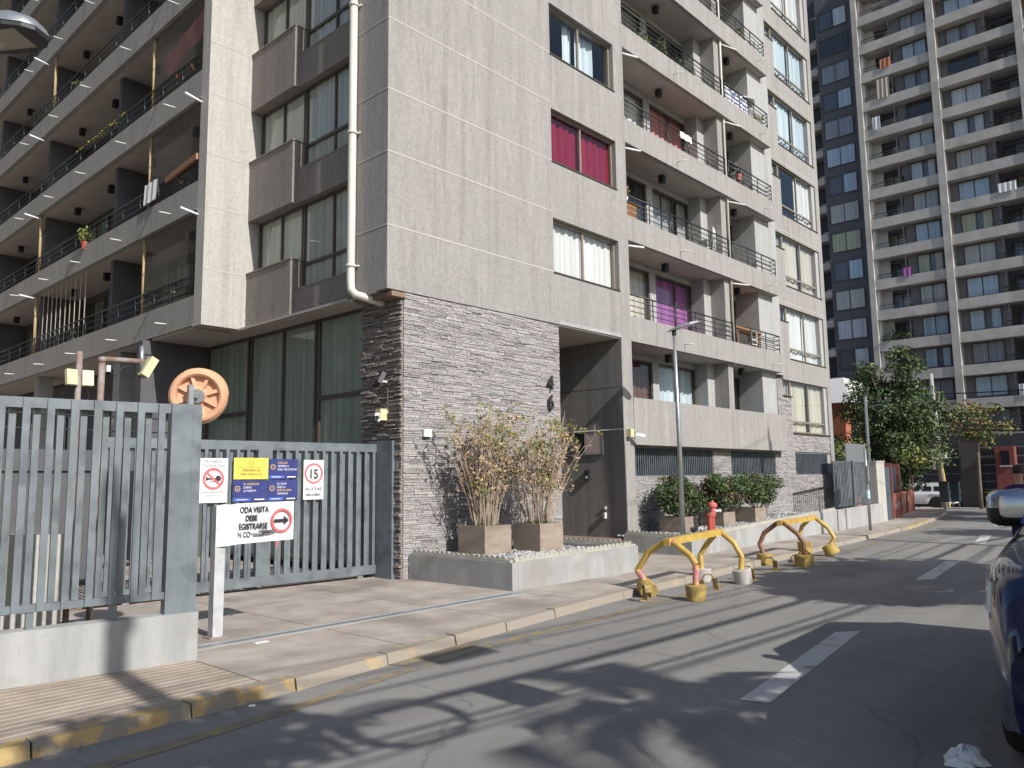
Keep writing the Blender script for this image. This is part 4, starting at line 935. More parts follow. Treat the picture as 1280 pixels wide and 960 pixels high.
# ---------------------------------------------------------------- bicycle racks
def rack(label,arches,ridge,colours,feet,group='yellow bicycle racks'):
    o=Vector(ridge[0]); t=thing('bicycle_rack',(o.x,o.y,-.1),label,'bicycle rack',group)
    b=MB(); b.bar(ridge[0],ridge[1],.10,.10); b.build('ridge_bar',M[colours[0]],t)
    for i,a in enumerate(arches):
        # a: dict of polylines with colour
        for poly,cn in a:
            b=MB(); b.tube(poly,.046,12); b.build('arch',M[cn],t,smooth=False)
    for (p,axv,r,h,cn) in feet:
        b=MB(); b.lathe([(r*.86,0),(r*.9,.015),(r*1.0,h-.015),(r*.97,h)],p,24,axis=axv); b.build('bucket_foot',M[cn],t)
    return t
def arch(x,y0,y1,zt,skew=0,left=None):
    """octagonal arch across the street direction; y1 = far side (left in the photo)"""
    ym=(y0+y1)/2; w=(y1-y0)/2
    L=[(x+skew,ym+w*.25,zt),(x+skew*1.2,ym+w*1.0,zt-.22),(x+skew*1.2,ym+w*1.16,zt-.46),(x+skew,ym+w*.95,.02)]
    Rr=[(x,ym-w*.25,zt),(x,ym-w*1.0,zt-.22),(x,ym-w*1.16,zt-.46),(x,ym-w*1.0,.02)]
    return L,Rr
# nearest rack, its far left foot lifted and tilted
z=.70
r1=rack('nearest yellow bicycle rack, one bucket foot tipped over, pink scrawl on its arch',
 [[([(10.30,6.46,z+.0),(10.28,6.74,z-.16),(10.25,6.93,z-.44)],'rack'),([(10.25,6.93,z-.44),(10.12,6.70,.10)],'rackpink'),([(10.30,6.30,z),(10.30,6.46,z)],'rackpink'),([(10.30,6.30,z),(10.28,6.02,z-.18),(10.26,5.93,z-.30)],'rack'),([(10.26,5.93,z-.30),(10.25,5.94,.05)],'rackpink')],
  [([(12.25,6.66,z+.02),(12.25,6.84,z-.16),(12.2,6.96,z-.36),(12.18,6.93,.05)],'rack'),([(12.25,6.56,z+.02),(12.27,6.36,z-.14),(12.3,6.25,z-.36),(12.3,6.28,.05)],'rack')]],
 [(10.22,6.38,z+.005),(12.33,6.62,z+.035)],['rack'],
 [((10.22,6.80,.06),(-.55,-.72,-.25),.135,.24,'bucket'),((10.25,5.94,-.1),(0,0,1),.15,.22,'bucket'),((12.18,6.93,-.1),(0.02,0,1),.16,.22,'bucketgrey'),((12.32,6.24,-.10),(-.12,.1,1),.155,.24,'bucketgrey')])
z=.72
r2=rack('farther yellow bicycle rack with a dark brown front arch',
 [[([(15.35,7.0,z),(15.3,7.26,z-.2),(15.28,7.36,z-.42),(15.2,7.22,.05)],'rackbrown'),([(15.35,6.85,z),(15.38,6.6,z-.2),(15.4,6.5,z-.36),(15.42,6.52,.05)],'rackbrown'),([(15.35,6.85,z),(15.35,7.0,z)],'rackbrown')],
  [([(17.6,7.24,z),(17.6,7.45,z-.2),(17.55,7.5,z-.42),(17.5,7.36,.05)],'rack'),([(17.6,7.12,z),(17.62,6.88,z-.2),(17.66,6.76,z-.42),(17.62,6.86,.12)],'rack')]],
 [(15.27,6.92,z+.005),(17.7,7.18,z+.005)],['rack'],
 [((15.2,7.22,-.1),(0,0,1),.16,.22,'bucket'),((15.42,6.52,-.1),(0,0,1),.19,.22,'bucket'),((17.5,7.36,-.1),(0,0,1),.16,.3,'bucket'),((17.62,6.9,.15),(.12,-.5,-1),.16,.24,'bucket')])
def strap(x,y,label,rot,h=.24):
    t=thing('wheel_stop',(x,y,-.1),label,'wheel stop','bent metal wheel stops beside the racks')
    T=lambda a,c,e:Vector((x,y,-.1))+Matrix.Rotation(rot,3,'Z')@Vector((a,c,e))
    b=MB(); pts=[(0,-.13,0),(0,-.11,h*.75),(0,-.05,h),(0,.05,h*.97),(0,.10,h*.6),(0,.09,h*.35)]
    for p,q in zip(pts,pts[1:]): b.bar(T(*p),T(*q),.09,.012)
    b.build('strap',M['brass'],t)
    b=MB(); b.box(-.08,.08,-.2,-.1,0,.012,T=T); b.build('base_plate',M['brass'],t)
for x,y,l,r_ in ((9.72,6.42,'bent brown wheel stop left of the nearest bicycle rack, under its tipped foot',2.4),(11.35,6.36,'bent yellow wheel stop between the two far feet of the nearest rack',.3),(12.75,6.42,'bent yellow wheel stop just right of the nearest rack',.9),(14.35,6.75,'bent yellow wheel stop at the left end of the farther rack',.6),(15.1,6.55,'bent yellow wheel stop left of the brown arch foot of the farther rack',.2),(16.2,6.85,'bent yellow wheel stop under the middle of the farther rack',.8)): strap(x,y,l,r_)
# ---------------------------------------------------------------- slatted gate beyond the building, its pillar and sign post
def YL(x): return 9.16+(x-24.2)*.087
t=thing('slatted_gate',(26.5,YL(26.5)+.25,.6),'grey slatted metal gate on the bed wall beyond the building','gate')
b=MB()
x=25.0
while x<29.3: b.box(x,x+.05,YL(x)+.235,YL(x)+.25,.66,2.1); x+=.16
b.build('slat_panel',M['fence'],t)
b=MB(); 
for (xa,xb) in ((24.95,27.1),(27.14,29.4)): 
    b.hexa([(xa,YL(xa)+.26,2.05),(xb,YL(xb)+.26,2.05),(xb,YL(xb)+.30,2.05),(xa,YL(xa)+.30,2.05),(xa,YL(xa)+.26,2.12),(xb,YL(xb)+.26,2.12),(xb,YL(xb)+.30,2.12),(xa,YL(xa)+.30,2.12)])
    b.hexa([(xa,YL(xa)+.26,.66),(xb,YL(xb)+.26,.66),(xb,YL(xb)+.30,.66),(xa,YL(xa)+.30,.66),(xa,YL(xa)+.26,.74),(xb,YL(xb)+.26,.74),(xb,YL(xb)+.30,.74),(xa,YL(xa)+.30,.74)])
b.box(27.08,27.16,9.6,9.7,.6,2.14); b.build('frame',M['fence'],t)
b=MB(); b.box(27.6,29.5,YL(28)+.5,YL(28)+.53,.9,2.75); tag(b.build('metal_screen',M['steel']),'flat grey metal screen standing behind the slatted gate','screen')
b=MB(); b.box(29.4,30.25,9.62,10.2,0,2.1); b.box(29.38,30.27,9.6,10.22,2.1,2.16); tag(b.build('gate_pillar',M['stucco_pale']),'pale plastered pillar at the end of the slatted gate','pillar')
t=thing('sign_post',(25.1,8.5,0),'thin grey street sign post on the pavement with plates seen edge on','sign post')
b=MB(); b.tube([(25.1,8.5,0),(25.05,8.5,2.45)],.045,10); b.build('post',M['steel'],t,smooth=True)
T=lambda a,c,e:Vector((25.06,8.5,0))+Matrix.Rotation(R(25),3,'Z')@Vector((a,c,e))
b=MB(); b.box(-.36,-.06,-.09,-.08,1.55,2.0,T=T); b.box(-.40,-.04,-.09,-.08,1.40,1.53,T=T); b.build('plate',M['steel'],t)
b=MB(); b.box(.10,.34,-.09,-.08,1.48,1.95,T=T); b.build('plate',M['signwhite'],t)
b=MB(); b.box(.15,.29,-.096,-.091,1.7,1.8,T=T); b.build('emblem',M['amber'],t)
b=MB(); b.tube([(25.08,8.5,.95),(25.075,8.5,1.2)],.06,10); b.build('sticker',mat('pale_blue_sticker',(.5,.68,.75),.5),t)
# litter
b=MB(); V=[]; nr,ns=7,20
for i in range(nr):
    ph=math.pi*.5*i/(nr-1)
    for j in range(ns):
        th=6.283*j/ns; k=.82+.18*math.sin(th*3+i)+rnd.uniform(-.13,.13); r=.17*math.cos(ph)*k
        V.append((5.60+r*1.15*math.cos(th),1.42+r*.75*math.sin(th),-.097+.085*math.sin(ph)*rnd.uniform(.65,1.15)))
b.v=V
for i in range(nr-1):
    for j in range(ns): b.f.append((i*ns+j,i*ns+(j+1)%ns,(i+1)*ns+(j+1)%ns,(i+1)*ns+j)); b.m.append(0); b.c.append(None)
tag(b.build('plastic_bag',M['bag'],smooth=True),'crumpled white plastic bag on the road beside the blue car','bag')
b=MB(); b.box(4.35,4.5,7.68,7.75,.0,.006); tag(b.build('paper_scrap',M['signwhite']),'scrap of white paper on the driveway by the sign post','paper')
for x,y,l in ((3.3,6.2,'pale blue litter scrap on the road against the driveway kerb'),(1.5,6.05,'tiny white scrap on the yellow kerb at the fence')):
    b=MB(); z=-.094 if y<6.01 or x>3 else .008
    b.box(x,x+.05,y-.3 if x>3 else y,y-.27 if x>3 else y+.02,z,z+.012); tag(b.build('paper_scrap',M['bag']),l,'litter')

t=thing('manhole_cover',(13.4,3.75,-.1),'round iron manhole cover in the lane near the farther white dash','manhole cover')
b=MB(); b.lathe([(.36,-.098),(.36,-.09),(.33,-.088),(.001,-.088)],(13.4,3.75,0),28); b.build('frame',M['lowwall'],t)
b=MB(); b.lathe([(.31,-.087),(.31,-.083),(.001,-.083)],(13.4,3.75,0),28)
for k in range(-3,4): b.box(13.4-.22,13.4+.22,3.75+k*.07-.01,3.75+k*.07+.01,-.083,-.077)
b.build('lid',M['rust'],t)

# lantern whose head hangs into the top left corner of the view
t=thing('street_lantern',(1.05,6.95,0),'street lantern with a curved silver hood hanging in at the top left corner','street lamp')
b=MB(); b.tube([(1.05,6.95,-.02),(1.05,6.95,4.7),(1.12,6.88,5.0),(1.3,6.75,5.12)],[.07,.055,.045,.04],12); b.build('pole',M['steel'],t,smooth=True)
d=Vector((.62,-.78,0)); s_=Vector((.78,.62,0)); hc=Vector((1.53,6.57,5.04))
def HT(a,c,h): return hc+d*a+s_*c+Vector((0,0,h+.05*a))
b=MB(); V=[]; st_=[(-.36,.06,.05),(-.24,.15,.12),(-.08,.20,.16),(.10,.20,.15),(.22,.15,.10),(.28,.08,.04)]
for a,w,h in st_:
    for j in range(9):
        th=math.pi*j/8; V.append(tuple(HT(a,-w*math.cos(th),h*math.sin(th))))
b.v=V
for i in range(5):
    for j in range(8): b.f.append((i*9+j,i*9+j+1,(i+1)*9+j+1,(i+1)*9+j)); b.m.append(0); b.c.append(None)
for i in (0,5): b.f.append(tuple(range(i*9,i*9+9))); b.m.append(0); b.c.append(None)
b.build('hood',M['steel'],t,smooth=True)
b=MB(); P=[HT(a,-w*.98,-.005) for a,w,h in st_]+[HT(a,w*.98,-.005) for a,w,h in st_[::-1]]; Q=[p+Vector((0,0,-.03)) for p in P]
b.face(Q)
for i in range(len(P)): b.face([P[i],P[(i+1)%len(P)],Q[(i+1)%len(P)],Q[i]])
b.build('rim',M['lampblack'],t)
b=MB(); L4=[HT(-.16,-.13,-.036),HT(.15,-.13,-.036),HT(.15,.13,-.036),HT(-.16,.13,-.036)]; ap=HT(0,0,-.075)
for i in range(4): b.face([L4[i],L4[(i+1)%4],ap])
b.build('lens',mat('dusty_lens',(.30,.27,.20),.35,(.36,.33,.26),scale=9),t)
# ---------------------------------------------------------------- things on the balconies
def pot_plant(x,y,z,h,label,pot='terracotta',mats=('lf_mid','lf_light'),w=.16,n=70,size=.05,group='potted plants on the balconies',pr=.1):
    t=thing('potted_plant',(x,y,z),label,'potted plant',group)
    b=MB(); b.lathe([(pr*.7,0),(pr,.17),(pr*1.1,.17),(pr*1.1,.2)],(x,y,z),14); b.build('pot',M[pot],t)
    b=MB(); leaves(b,(x,y,z+.2+h*.5),(w,w,h*.5),n,size,list(range(len(mats))),shell=.1)
    for i in range(4): b.tube([(x,y,z+.18),(x+rnd.uniform(-w,w)*.6,y+rnd.uniform(-w,w)*.6,z+.2+h*.8)],.006,4,caps=False)
    b.build('foliage',[M[m] for m in mats],t)
Z=lambda k:ZK(k)+.62
yb=10.52; zb=.45
for x,k,h,l,p,ms in ((16.6,3,.35,'small potted plant at the left end of the plant filled upper balcony','white',('lf_mid','lf_light')),
  (17.15,3,.5,'tall green plant in a terracotta pot on the plant filled balcony, second pot','terracotta',('lf_light','lf_yel')),
  (18.1,3,.85,'tallest bushy plant in a red pot in the middle of the plant filled balcony','hyd',('lf_mid','lf_light')),
  (18.75,3,.45,'leafy plant in a pinkish red pot right of the tallest one','rackpink',('lf_mid','lf_dark')),
  (19.5,3,.4,'low spreading plant near the pier of the plant filled balcony','lampblack',('lf_light','lf_mid')),
  (20.4,3,.3,'small terracotta pot at the right end of the plant filled balcony','terracotta',('lf_dark','lf_mid')),
  (23.75,3,.4,'round yellow green bush at the balcony end under the white parasol','lampblack',('lf_yel','lf_light')),
  (22.8,4,.6,'trailing plant at the end of the highest balcony in view','terracotta',('lf_light','lf_yel')),
  (23.6,4,.45,'leggy plant in the outer corner of the highest balcony in view','white',('lf_mid','lf_yel'))):
    pot_plant(x,10.85,ZK(k)+.40,h,l,p,ms,w=.2 if x<23.7 else .3,n=110)
def chair(x,y,z,rot,m,label,hh=.92):
    t=thing('balcony_chair',(x,y,z),label,'chair','chairs on the balconies')
    T=lambda a,c,e:Vector((x,y,z))+Matrix.Rotation(rot,3,'Z')@Vector((a,c,e))
    b=MB(); b.box(-.2,.2,-.2,.2,.42,.45,T=T); b.build('seat',M[m],t)
    b=MB(); b.box(-.2,.2,.18,.21,.82,hh,T=T); b.box(-.2,-.16,.18,.21,.45,.82,T=T); b.box(.16,.2,.18,.21,.45,.82,T=T); b.box(-.16,.16,.185,.205,.56,.6,T=T); b.build('backrest',M[m],t)
    for a in (-1,1):
        for c in (-1,1):
            b=MB(); b.bar(T(a*.17,c*.17,0),T(a*.17,c*.17,.42),.03,.03); b.build('leg',M[m],t)
chair(20.55,11.05,ZK(1)+.42,R(200),'white','white chair tipped by the fin wall on the balcony above the purple curtains',1.05)
chair(16.25,11.0,ZK(0)+.25,R(30),'rackpink','dark folding chair with a red cushion at the left of the purple curtain balcony',.9)
t=thing('balcony_cabinet',(16.1,11.0,ZK(1)+.15),'light wooden cabinet at the left end of the balcony above the purple curtains','cabinet')
b=MB(); b.box(15.95,16.45,10.8,11.2,ZK(1)+.15,ZK(1)+1.08); b.build('body',M['wood'],t)
b=MB(); b.box(15.93,16.6,10.76,11.22,ZK(1)+1.08,ZK(1)+1.12); b.build('top',mat('pale_wood',(.5,.3,.15),.5),t)
pot_plant(16.25,11.0,ZK(1)+1.12,.3,'vase of dry flowers on the wooden balcony cabinet','white',('lf_dry','lf_yel'),w=.13,n=60,pr=.07)
t=thing('wooden_bench',(22.1,10.95,ZK(0)+.2),'long wooden bench table on the small balcony right of the purple curtains','table')
b=MB(); b.box(21.5,23.2,10.75,11.15,ZK(0)+1.12,ZK(0)+1.2); b.build('top',M['wood'],t)
for x in (21.65,23.05):
    for y in (10.8,11.1):
        b=MB(); b.bar((x,y,ZK(0)+.15),(x,y,ZK(0)+1.12),.05,.05); b.build('leg',M['wood'],t)
chair(22.6,10.92,ZK(0)+.3,R(180),'white','white plastic chair behind the rail of the small balcony with the wooden bench',.9)
t=thing('balcony_parasol',(23.2,11.1,ZK(3)+.15),'small white parasol at the end of the balcony with the printed cloth','parasol')
b=MB(); b.lathe([(.5,1.15),(.3,1.3),(.02,1.4)],(23.2,11.1,ZK(3)+.15),10); b.build('canopy',M['white'],t)
b=MB(); b.tube([(23.2,11.1,ZK(3)+.15),(23.2,11.1,ZK(3)+1.5)],.015,6); b.build('pole',M['steel'],t)
def towel(u0,u1,F,n,z0,z1,c,label,cat='towel'):
    b=MB(); k=14
    for i in range(k):
        a=u0+(u1-u0)*i/k; c2=u0+(u1-u0)*(i+1)/k; o=lambda u:n+.012*math.sin(u*23)
        b.face([F(a,o(a)+.02,z0),F(c2,o(c2)+.02,z0),F(c2,o(c2),z1),F(a,o(a),z1)]); b.face([F(a,o(a),z1),F(c2,o(c2),z1),F(c2,o(c2)-.05,z0+(z1-z0)*.4),F(a,o(a)-.05,z0+(z1-z0)*.4)])
    return tag(b.build('hanging_cloth',M[c]),label,cat)
towel(18.5,19.1,FF,-.03,ZK(2)+1.0,ZK(2)+1.2,'white','white towel slung over the rail of the red curtained balcony')
m=mat('printed_cloth',(.10,.13,.35),.9,(.7,.7,.72),scale=9,contrast=(.45,.52))
M['print']=m
towel(21.35,22.9,FF,-.085,ZK(3)+.64,ZK(3)+1.12,'print','blue and white printed cloth hung behind the rail of the small upper balcony','cloth')
t=thing('dark_ornament',(22.7,11.2,ZK(2)+.15),'tall dark plant stand with orange pot, two floors over the wooden bench','plant stand')
b=MB()
for i in range(9): 
    a=rnd.random()*6.28; b.lathe([(.02,0),(.13,.05),(.1,.2),(.02,.24)],(22.7+.22*math.cos(a),11.15+.15*math.sin(a),ZK(2)+.7+rnd.random()*.8),8)
b.tube([(22.7,11.2,ZK(2)+.15),(22.7,11.2,ZK(2)+1.5)],.03,6); b.build('stand',M['lampblack'],t)
b=MB(); b.lathe([(.08,0),(.11,.2)],(22.62,10.98,ZK(2)+1.0),12); b.build('pot',M['terracotta'],t)
# left wing: bamboo poles, rods, nets, plants
for y,k0,l in ((18.63,2,'tan bamboo pole standing on the upper left balcony nearest the bright column'),(18.6,1,'tan bamboo pole on the left balcony one floor below the top bamboo pole'),(18.72,0,'tan bamboo pole by the green pots on the lowest left balcony'),(26.63,1,'tan bamboo pole farther along the second left balcony'),(26.64,0,'tan bamboo pole farther along the lowest left balcony, beside the white rods'),(26.1,3,'tan bamboo pole on the high balcony near the lantern corner')):
    b=MB(); z0=ZK(k0)+.66; z1=ZK(k0+1); b.tube([(7.47,y+.02,z0),(7.44,y-.01,(z0+z1)/2),(7.45,y+.03,z1)],.042,8)
    for q in range(6): b.tube([(7.455,y+.01,z0+(z1-z0)*q/6),(7.455,y+.01,z0+(z1-z0)*q/6+.02)],.05,8)
    tag(b.build('bamboo_pole',M['bamboo'],smooth=True),l,'bamboo pole','bamboo poles on the left balconies')
t=thing('net_rods',(7.5,24.3,ZK(0)+.65),'row of thin white upright rods on the lowest left balcony','rods')
b=MB()
for i in range(10): y=22.6+i*.38; b.tube([(7.47,y,ZK(0)+.5),(7.47,y+rnd.uniform(-.03,.03),ZK(1)-.05)],.011,5)
b.build('rod',M['cur_beige'],t)
t=None
def net(y0,y1,k,label):
    b=MB(); z0=ZK(k)+.6; z1=ZK(k+1)-.02; s=.085; n=int(((y1-y0)+(z1-z0))/s)
    for i in range(n):
        c=i*s
        for sg in (0,1):
            p=[]; 
            a0=max(0,c-(z1-z0)); a1=min(c,y1-y0)
            if a1<=a0: continue
            q=lambda a:(7.43,(y0+a if sg==0 else y1-a),z0+(c-a))
            b.bar(q(a0),q(a1),.006,.006)
    tag(b.build('balcony_net',M['net']),label,'safety net','safety nets on the left balconies')
net(15.95,18.55,1,'diagonal mesh net closing the second balcony beside the bright column')
net(15.95,18.6,0,'diagonal mesh net closing the lowest balcony beside the bright column')
net(15.95,18.5,2,'diagonal mesh net closing the third balcony beside the bright column')
for y,k,h,l,ms,p in ((18.2,0,.55,'tall spiky green plant on the lowest left balcony beside the bamboo pole',('lf_mid','lf_light'),'lampblack'),(17.0,0,.3,'bright leafy plant on the lowest left balcony near the column',('lf_light','lf_light'),'lampblack'),(16.4,0,.22,'low green plant in the corner of the lowest left balcony by the bright column',('lf_mid','lf_dark'),'terracotta'),
   (22.6,1,.45,'bright plant leaning out over the rail of the second left balcony',('lf_light','lf_yel'),'hyd'),(17.0,1,.5,'brown dry plant behind the net of the second left balcony',('lf_red','lf_dry'),'terracotta'),(17.3,2,.45,'mixed red plant on the third left balcony near the column',('lf_red','lf_mid'),'hyd'),(16.5,2,.5,'dark foliage plant in the corner of the third left balcony',('lf_red','lf_dark'),'terracotta'),(24.3,3,.35,'yellowish plant on the rail of the fourth left balcony',('lf_yel','lf_light'),'lampblack'),(23.6,0,.3,'pale bushy plant behind the white rods of the lowest left balcony',('lf_dark','lf_light'),'white')):
    pot_plant(7.58 if k!=1 or y<20 else 7.40,y,ZK(k)+.55,h,l,p,ms,w=.22,n=120)
b=MB(); b.bar((7.35,15.95,ZK(1)+1.2),(7.40,17.6,ZK(1)+1.12),.05,.14); tag(b.build('wooden_plank',M['wood']),'reddish plank along the netted second balcony by the bright column','plank')
towel(17.9,18.6,FB,.03,ZK(1)+.75,ZK(1)+1.25,'white','cream sheet bundled at the bamboo pole of the second left balcony','sheet')
t=thing('draped_blanket',(7.6,17.2,ZK(2)+1.6),'brown red blanket strung under the ceiling of the third left balcony','blanket')
b=MB()
for i in range(12):
    y0=16.0+i*.19; y1=y0+.19; f=lambda y:ZK(3)-.15-.55*((y-16)/2.3)**.7
    b.face([(7.5,y0,f(y0)),(7.5,y1,f(y1)),(7.62,y1,f(y1)-.35-.1*math.sin(y1*5)),(7.62,y0,f(y0)-.35-.1*math.sin(y0*5))])
b.build('cloth',M['cur_pink'],t)
b=MB(); 
for i in range(30):
    y=20.2+i*.12; 
    if rnd.random()<.8: leaves(b,(7.42,y,ZK(2)+1.14),(.05,.08,.06),6,.035,[0],shell=0)
tag(b.build('garland',M['lf_yel']),'yellow garland wound along the rail of the third left balcony','garland')

# ---------------------------------------------------------------- far tower
XT=66.0; FT=lambda u,n,z:(XT-n,u,z)
TW=thing('tower_block',(XT,15,-.8),'tall grey tower block with pale column grid and dark recessed balconies closing the street','tower block')
TZ=lambda k:9.75+2.53*k        # slab tops
cols=[(20.7,21.13),(14.92,15.45),(9.1,9.62),(3.2,3.75),(-2.6,-2.1)]
for u0,u1 in cols:
    b=MB(); b.box(u0,u1,-1.6,.1,-.9,TZ(14),T=FT); b.build('column',M['towerconc'],TW)
for k in range(-2,14):
    b=MB(); b.box(-2.6,21.1,-.25,0,TZ(k)-.78,TZ(k),T=FT); b.box(-2.6,21.1,-1.85,-.251,TZ(k)-.75,TZ(k)-.6,T=FT); b.build('balcony_slab',M['towerconc'],TW)
b=MB(); b.box(-2.6,21.1,-2.6,-2.5,-.9,TZ(14),T=FT); b.build('recess_wall',mat('tower_recess_paint',(.24,.235,.24),.85),TW)
b=MB()
b.box(21.131,24.6,-2.5,-1.2,-.9,TZ(14),T=FT); b.box(24.6,26.2,-3.5,-2.4,-.9,TZ(14),T=FT); b.box(26.2,34,-3.4,-1.2,-.9,TZ(14),T=FT)
b.build('wall',M['towerdark'],TW)
b=MB(); b.box(19.9,20.7,-1.6,-1.5,4,TZ(14),T=FT)
b.box(20.55,20.69,-2.4,-.3,4,TZ(14),T=FT); b.build('pale_side_wall',M['towerwhite'],TW)
b=MB()
for a,c in zip(cols,cols[1:]):
    hi=a[0]; lo=c[1]
    i=cols.index(a)
    if i%2==0: s0,s1=lo,lo+2.9     # flush window wall on the right half
    else: s0,s1=hi-3.3,hi
    b.box(s0,s1,-1.25,-.95,-.8,TZ(14),T=FT)
    e=s1 if i%2==0 else s0
    b.box(e-.04,e+.04,-.35,-.22,4.2,TZ(14),T=FT)
b.build('window_wall',mat('tower_panel',(.17,.165,.175),.8,(.21,.205,.215),scale=.8),TW)
tc=['bluewhite','white','cream','grey','bluewhite','grey','white','bluewhite','dark','yellow','bluewhite','cream']
nb=0
for k in range(-2,13):
    z=TZ(k)
    for i,(a,c) in enumerate(zip(cols[:3],cols[1:])):
        hi=a[0]; lo=c[1]; q=(k*7+i*5)%12
        if i%2==0: w0,w1=lo+.35,lo+2.2; d0,d1=lo+3.1,hi-.5
        else: w0,w1=hi-2.7,hi-.55; d0,d1=lo+.3,hi-3.5
        cs=tc[q]; cd=tc[(q+5)%12]
        window(FT,w0,w1,z+.15,z+1.68,-.88,TW,mull=((w0+w1)/2,),gm='glass_blue',cur=cs if k!=-2 or i else 'brown',curspan=[(0,1)] if q%3 else [(0,.3),(.55,1)],cn=.02,fd=.05,fw=.06)
        window(FT,d0,d1,z-.55,z+1.65,-2.4,TW,mull=((d0+d1)/2,),gm='glass_blue',cur=cd,curspan=[(0,.45)] if q%2 else [(.1,.9)],cn=.05,fd=.05,fw=.06,name='balcony_door')
        r0,r1=d0-.2,d1+.3
        railing(FT,[(r0,r1)],z,z+.42,-.1,TW,nb=2,step=1.2,r=.022)
    q=(k*5)%12
    window(FT,21.9,24.35,z+.72,z+2.42,-1.12,TW,mull=(23.15,),gm='glass_blue',cur=tc[(q+1)%12],cn=.02,fd=.05,fw=.06,curspan=[(0,.5),(.5,1)] if q%3 else [(0,.45)])
    b=MB(); b.box(24.65,26.1,-2.39,-1.2,z-.55,z+.05,T=FT); b.build('balcony_slab',M['towerconc'],TW)
    b=MB()
    for zz in (z+.1,z+2.2): b.box(24.0+.5,25.0,-1.19,-1.15,zz,zz+.06,T=FT)
    b.build('sill_line',M['towerconc'],TW)
# bits on the tower balconies
def tbit(u,k,label,cat,m,h=.9,w=.5,plant=False):
    x=XT+.55; z=TZ(k)-.6
    if plant: pot_plant(x-.1,u,z,h,label,'terracotta',('lf_dark','lf_mid','lf_light'),w=w,n=220,size=.11,group='plants on the tower balconies',pr=.16); return
    b=MB(); kk=12
    for i in range(kk):
        u0=u-w/2+w*i/kk; u1=u0+w/kk; o=lambda v:.03*math.sin(v*19)
        b.face([(x-.6+o(u0),u0,z+.5),(x-.6+o(u1),u1,z+.5),(x-.6+o(u1)*.5,u1,z+.5+h),(x-.6+o(u0)*.5,u0,z+.5+h)])
    tag(b.build('hanging_cloth',M[m]),label,cat,'cloths hung on the tower balconies')
tbit(19.0,9,'orange brown curtain hanging full height on a high tower balcony','cloth','cur_beige',1.7,1.0)
tbit(18.7,10,'short orange cloth on the tower balcony above the long brown curtain','cloth','terracotta',.8,.8)
tbit(19.7,8,'white laundry on the tower balcony under the long brown curtain','cloth','cur_white',1.1,.6)
tbit(11.0,5,'white flag with a red stripe on a right hand tower balcony','flag','cur_white',.7,1.2)
tbit(18.2,3,'lilac cloth over the tower balcony rail two floors above the hanging garden','cloth','cur_purple',.7,.7)
tbit(10.9,-1,'white and red laundry on a low right hand tower balcony','cloth','cur_white',.9,1.0)
tbit(18.4,6,'tall leafy plant on a middle tower balcony','p','',1.3,.35,True); tbit(19.8,1,'wide dense garden of plants filling a low tower balcony','p','',1.4,.7,True); tbit(18.7,1,'second leafy pot beside the dense balcony garden of the tower','p','',1.3,.6,True)
tbit(18.2,2,'small potted shrub by the partition two floors above the tree on the tower','p','',.7,.2,True)
# ground floor of the tower: dark fence with thin bright rails
t=thing('tower_forecourt_fence',(62.8,12,-.7),'dark fence with thin bright horizontal rails across the tower ground floor','fence')
b=MB(); b.box(63.2,63.3,-8,30,-.9,4.4); b.build('screen',mat('fence_dark_mesh',(.035,.037,.042),.8,(.05,.05,.055),scale=3),t)
b=MB()
for z in (.0,.55,1.1,1.65,2.25,2.85,3.45): b.box(63.12,63.17,-8,30,z,z+.035)
b.build('rail',M['steel'],t)
b=MB(); b.box(63.1,63.16,-8,30,.35,.4); b.build('yellow_rail',M['signyellow'],t)
for y in (-4,2,5.2,8.4,15.5,17.6,20):
    b=MB(); b.box(63.0,63.12,y,y+.12,-.9,4.4); b.build('post',M['rail'],t)
b=MB(); b.box(62.9,63.1,13.6,14.9,-.8,3.9); b.box(62.86,62.9,13.7,14.8,2.0,2.9); tag(b.build('gate_house',mat('dark_brown_panel',(.07,.06,.058),.8)),'dark brown door panel in the forecourt fence behind the thin tree trunk','door')
t=thing('red_kiosk',(62.6,10,-.7),'red painted block with a small window in front of the tower fence','kiosk')
b=MB(); b.box(62.3,63.05,11.4,12.55,-.8,3.5); b.build('body',M['brickdark'],t)
b=MB(); b.box(62.25,62.3,11.7,12.2,2.2,3.2); b.build('window',M['carglass'],t)
b=MB(); b.box(62.22,62.3,11.6,12.3,2.1,2.2); b.build('sill',M['towerconc'],t)

# ---------------------------------------------------------------- trees
def tree(name,base,trunk,clumps,n,size,mats,label,cat='tree',group=None,tr=.16,bark='bark',seed=1,up=.4,shell=.35,clump_leaf=None):
    rg=np.random.default_rng(seed); bx,by,bz=base
    t=thing(name,base,label,cat,group)
    b=MB(); top=Vector(trunk)
    b.tube([base,(bx+(top.x-bx)*.3+.04,by+(top.y-by)*.3,bz+(top.z-bz)*.35),(bx+(top.x-bx)*.7,by+(top.y-by)*.7-.03,bz+(top.z-bz)*.7),top],[tr*1.15,tr*.95,tr*.8,tr*.6],9)
    for c in clumps[::2]:
        c0=Vector(c[0]); s=top.lerp(Vector(base),.12*rg.random()); m=s.lerp(c0,.55)+Vector((0,0,.15)); b.tube([s,m,c0],[tr*.45,tr*.28,tr*.08],6,caps=False)
    b.build('trunk',M[bark],t,smooth=True)
    f=MB()
    for c,r in clumps:
        ms=list(range(len(mats))); w=rg.random()
        k=int(n*(r[0]*r[1]*r[2])**.5)
        leaves(f,c,r,k,size,ms if w<.45 else ([0,0,1] if w<.75 else ms[1:]),up=up,rng=rg,shell=shell)
    f.build('crown',[M[m] for m in mats],t)
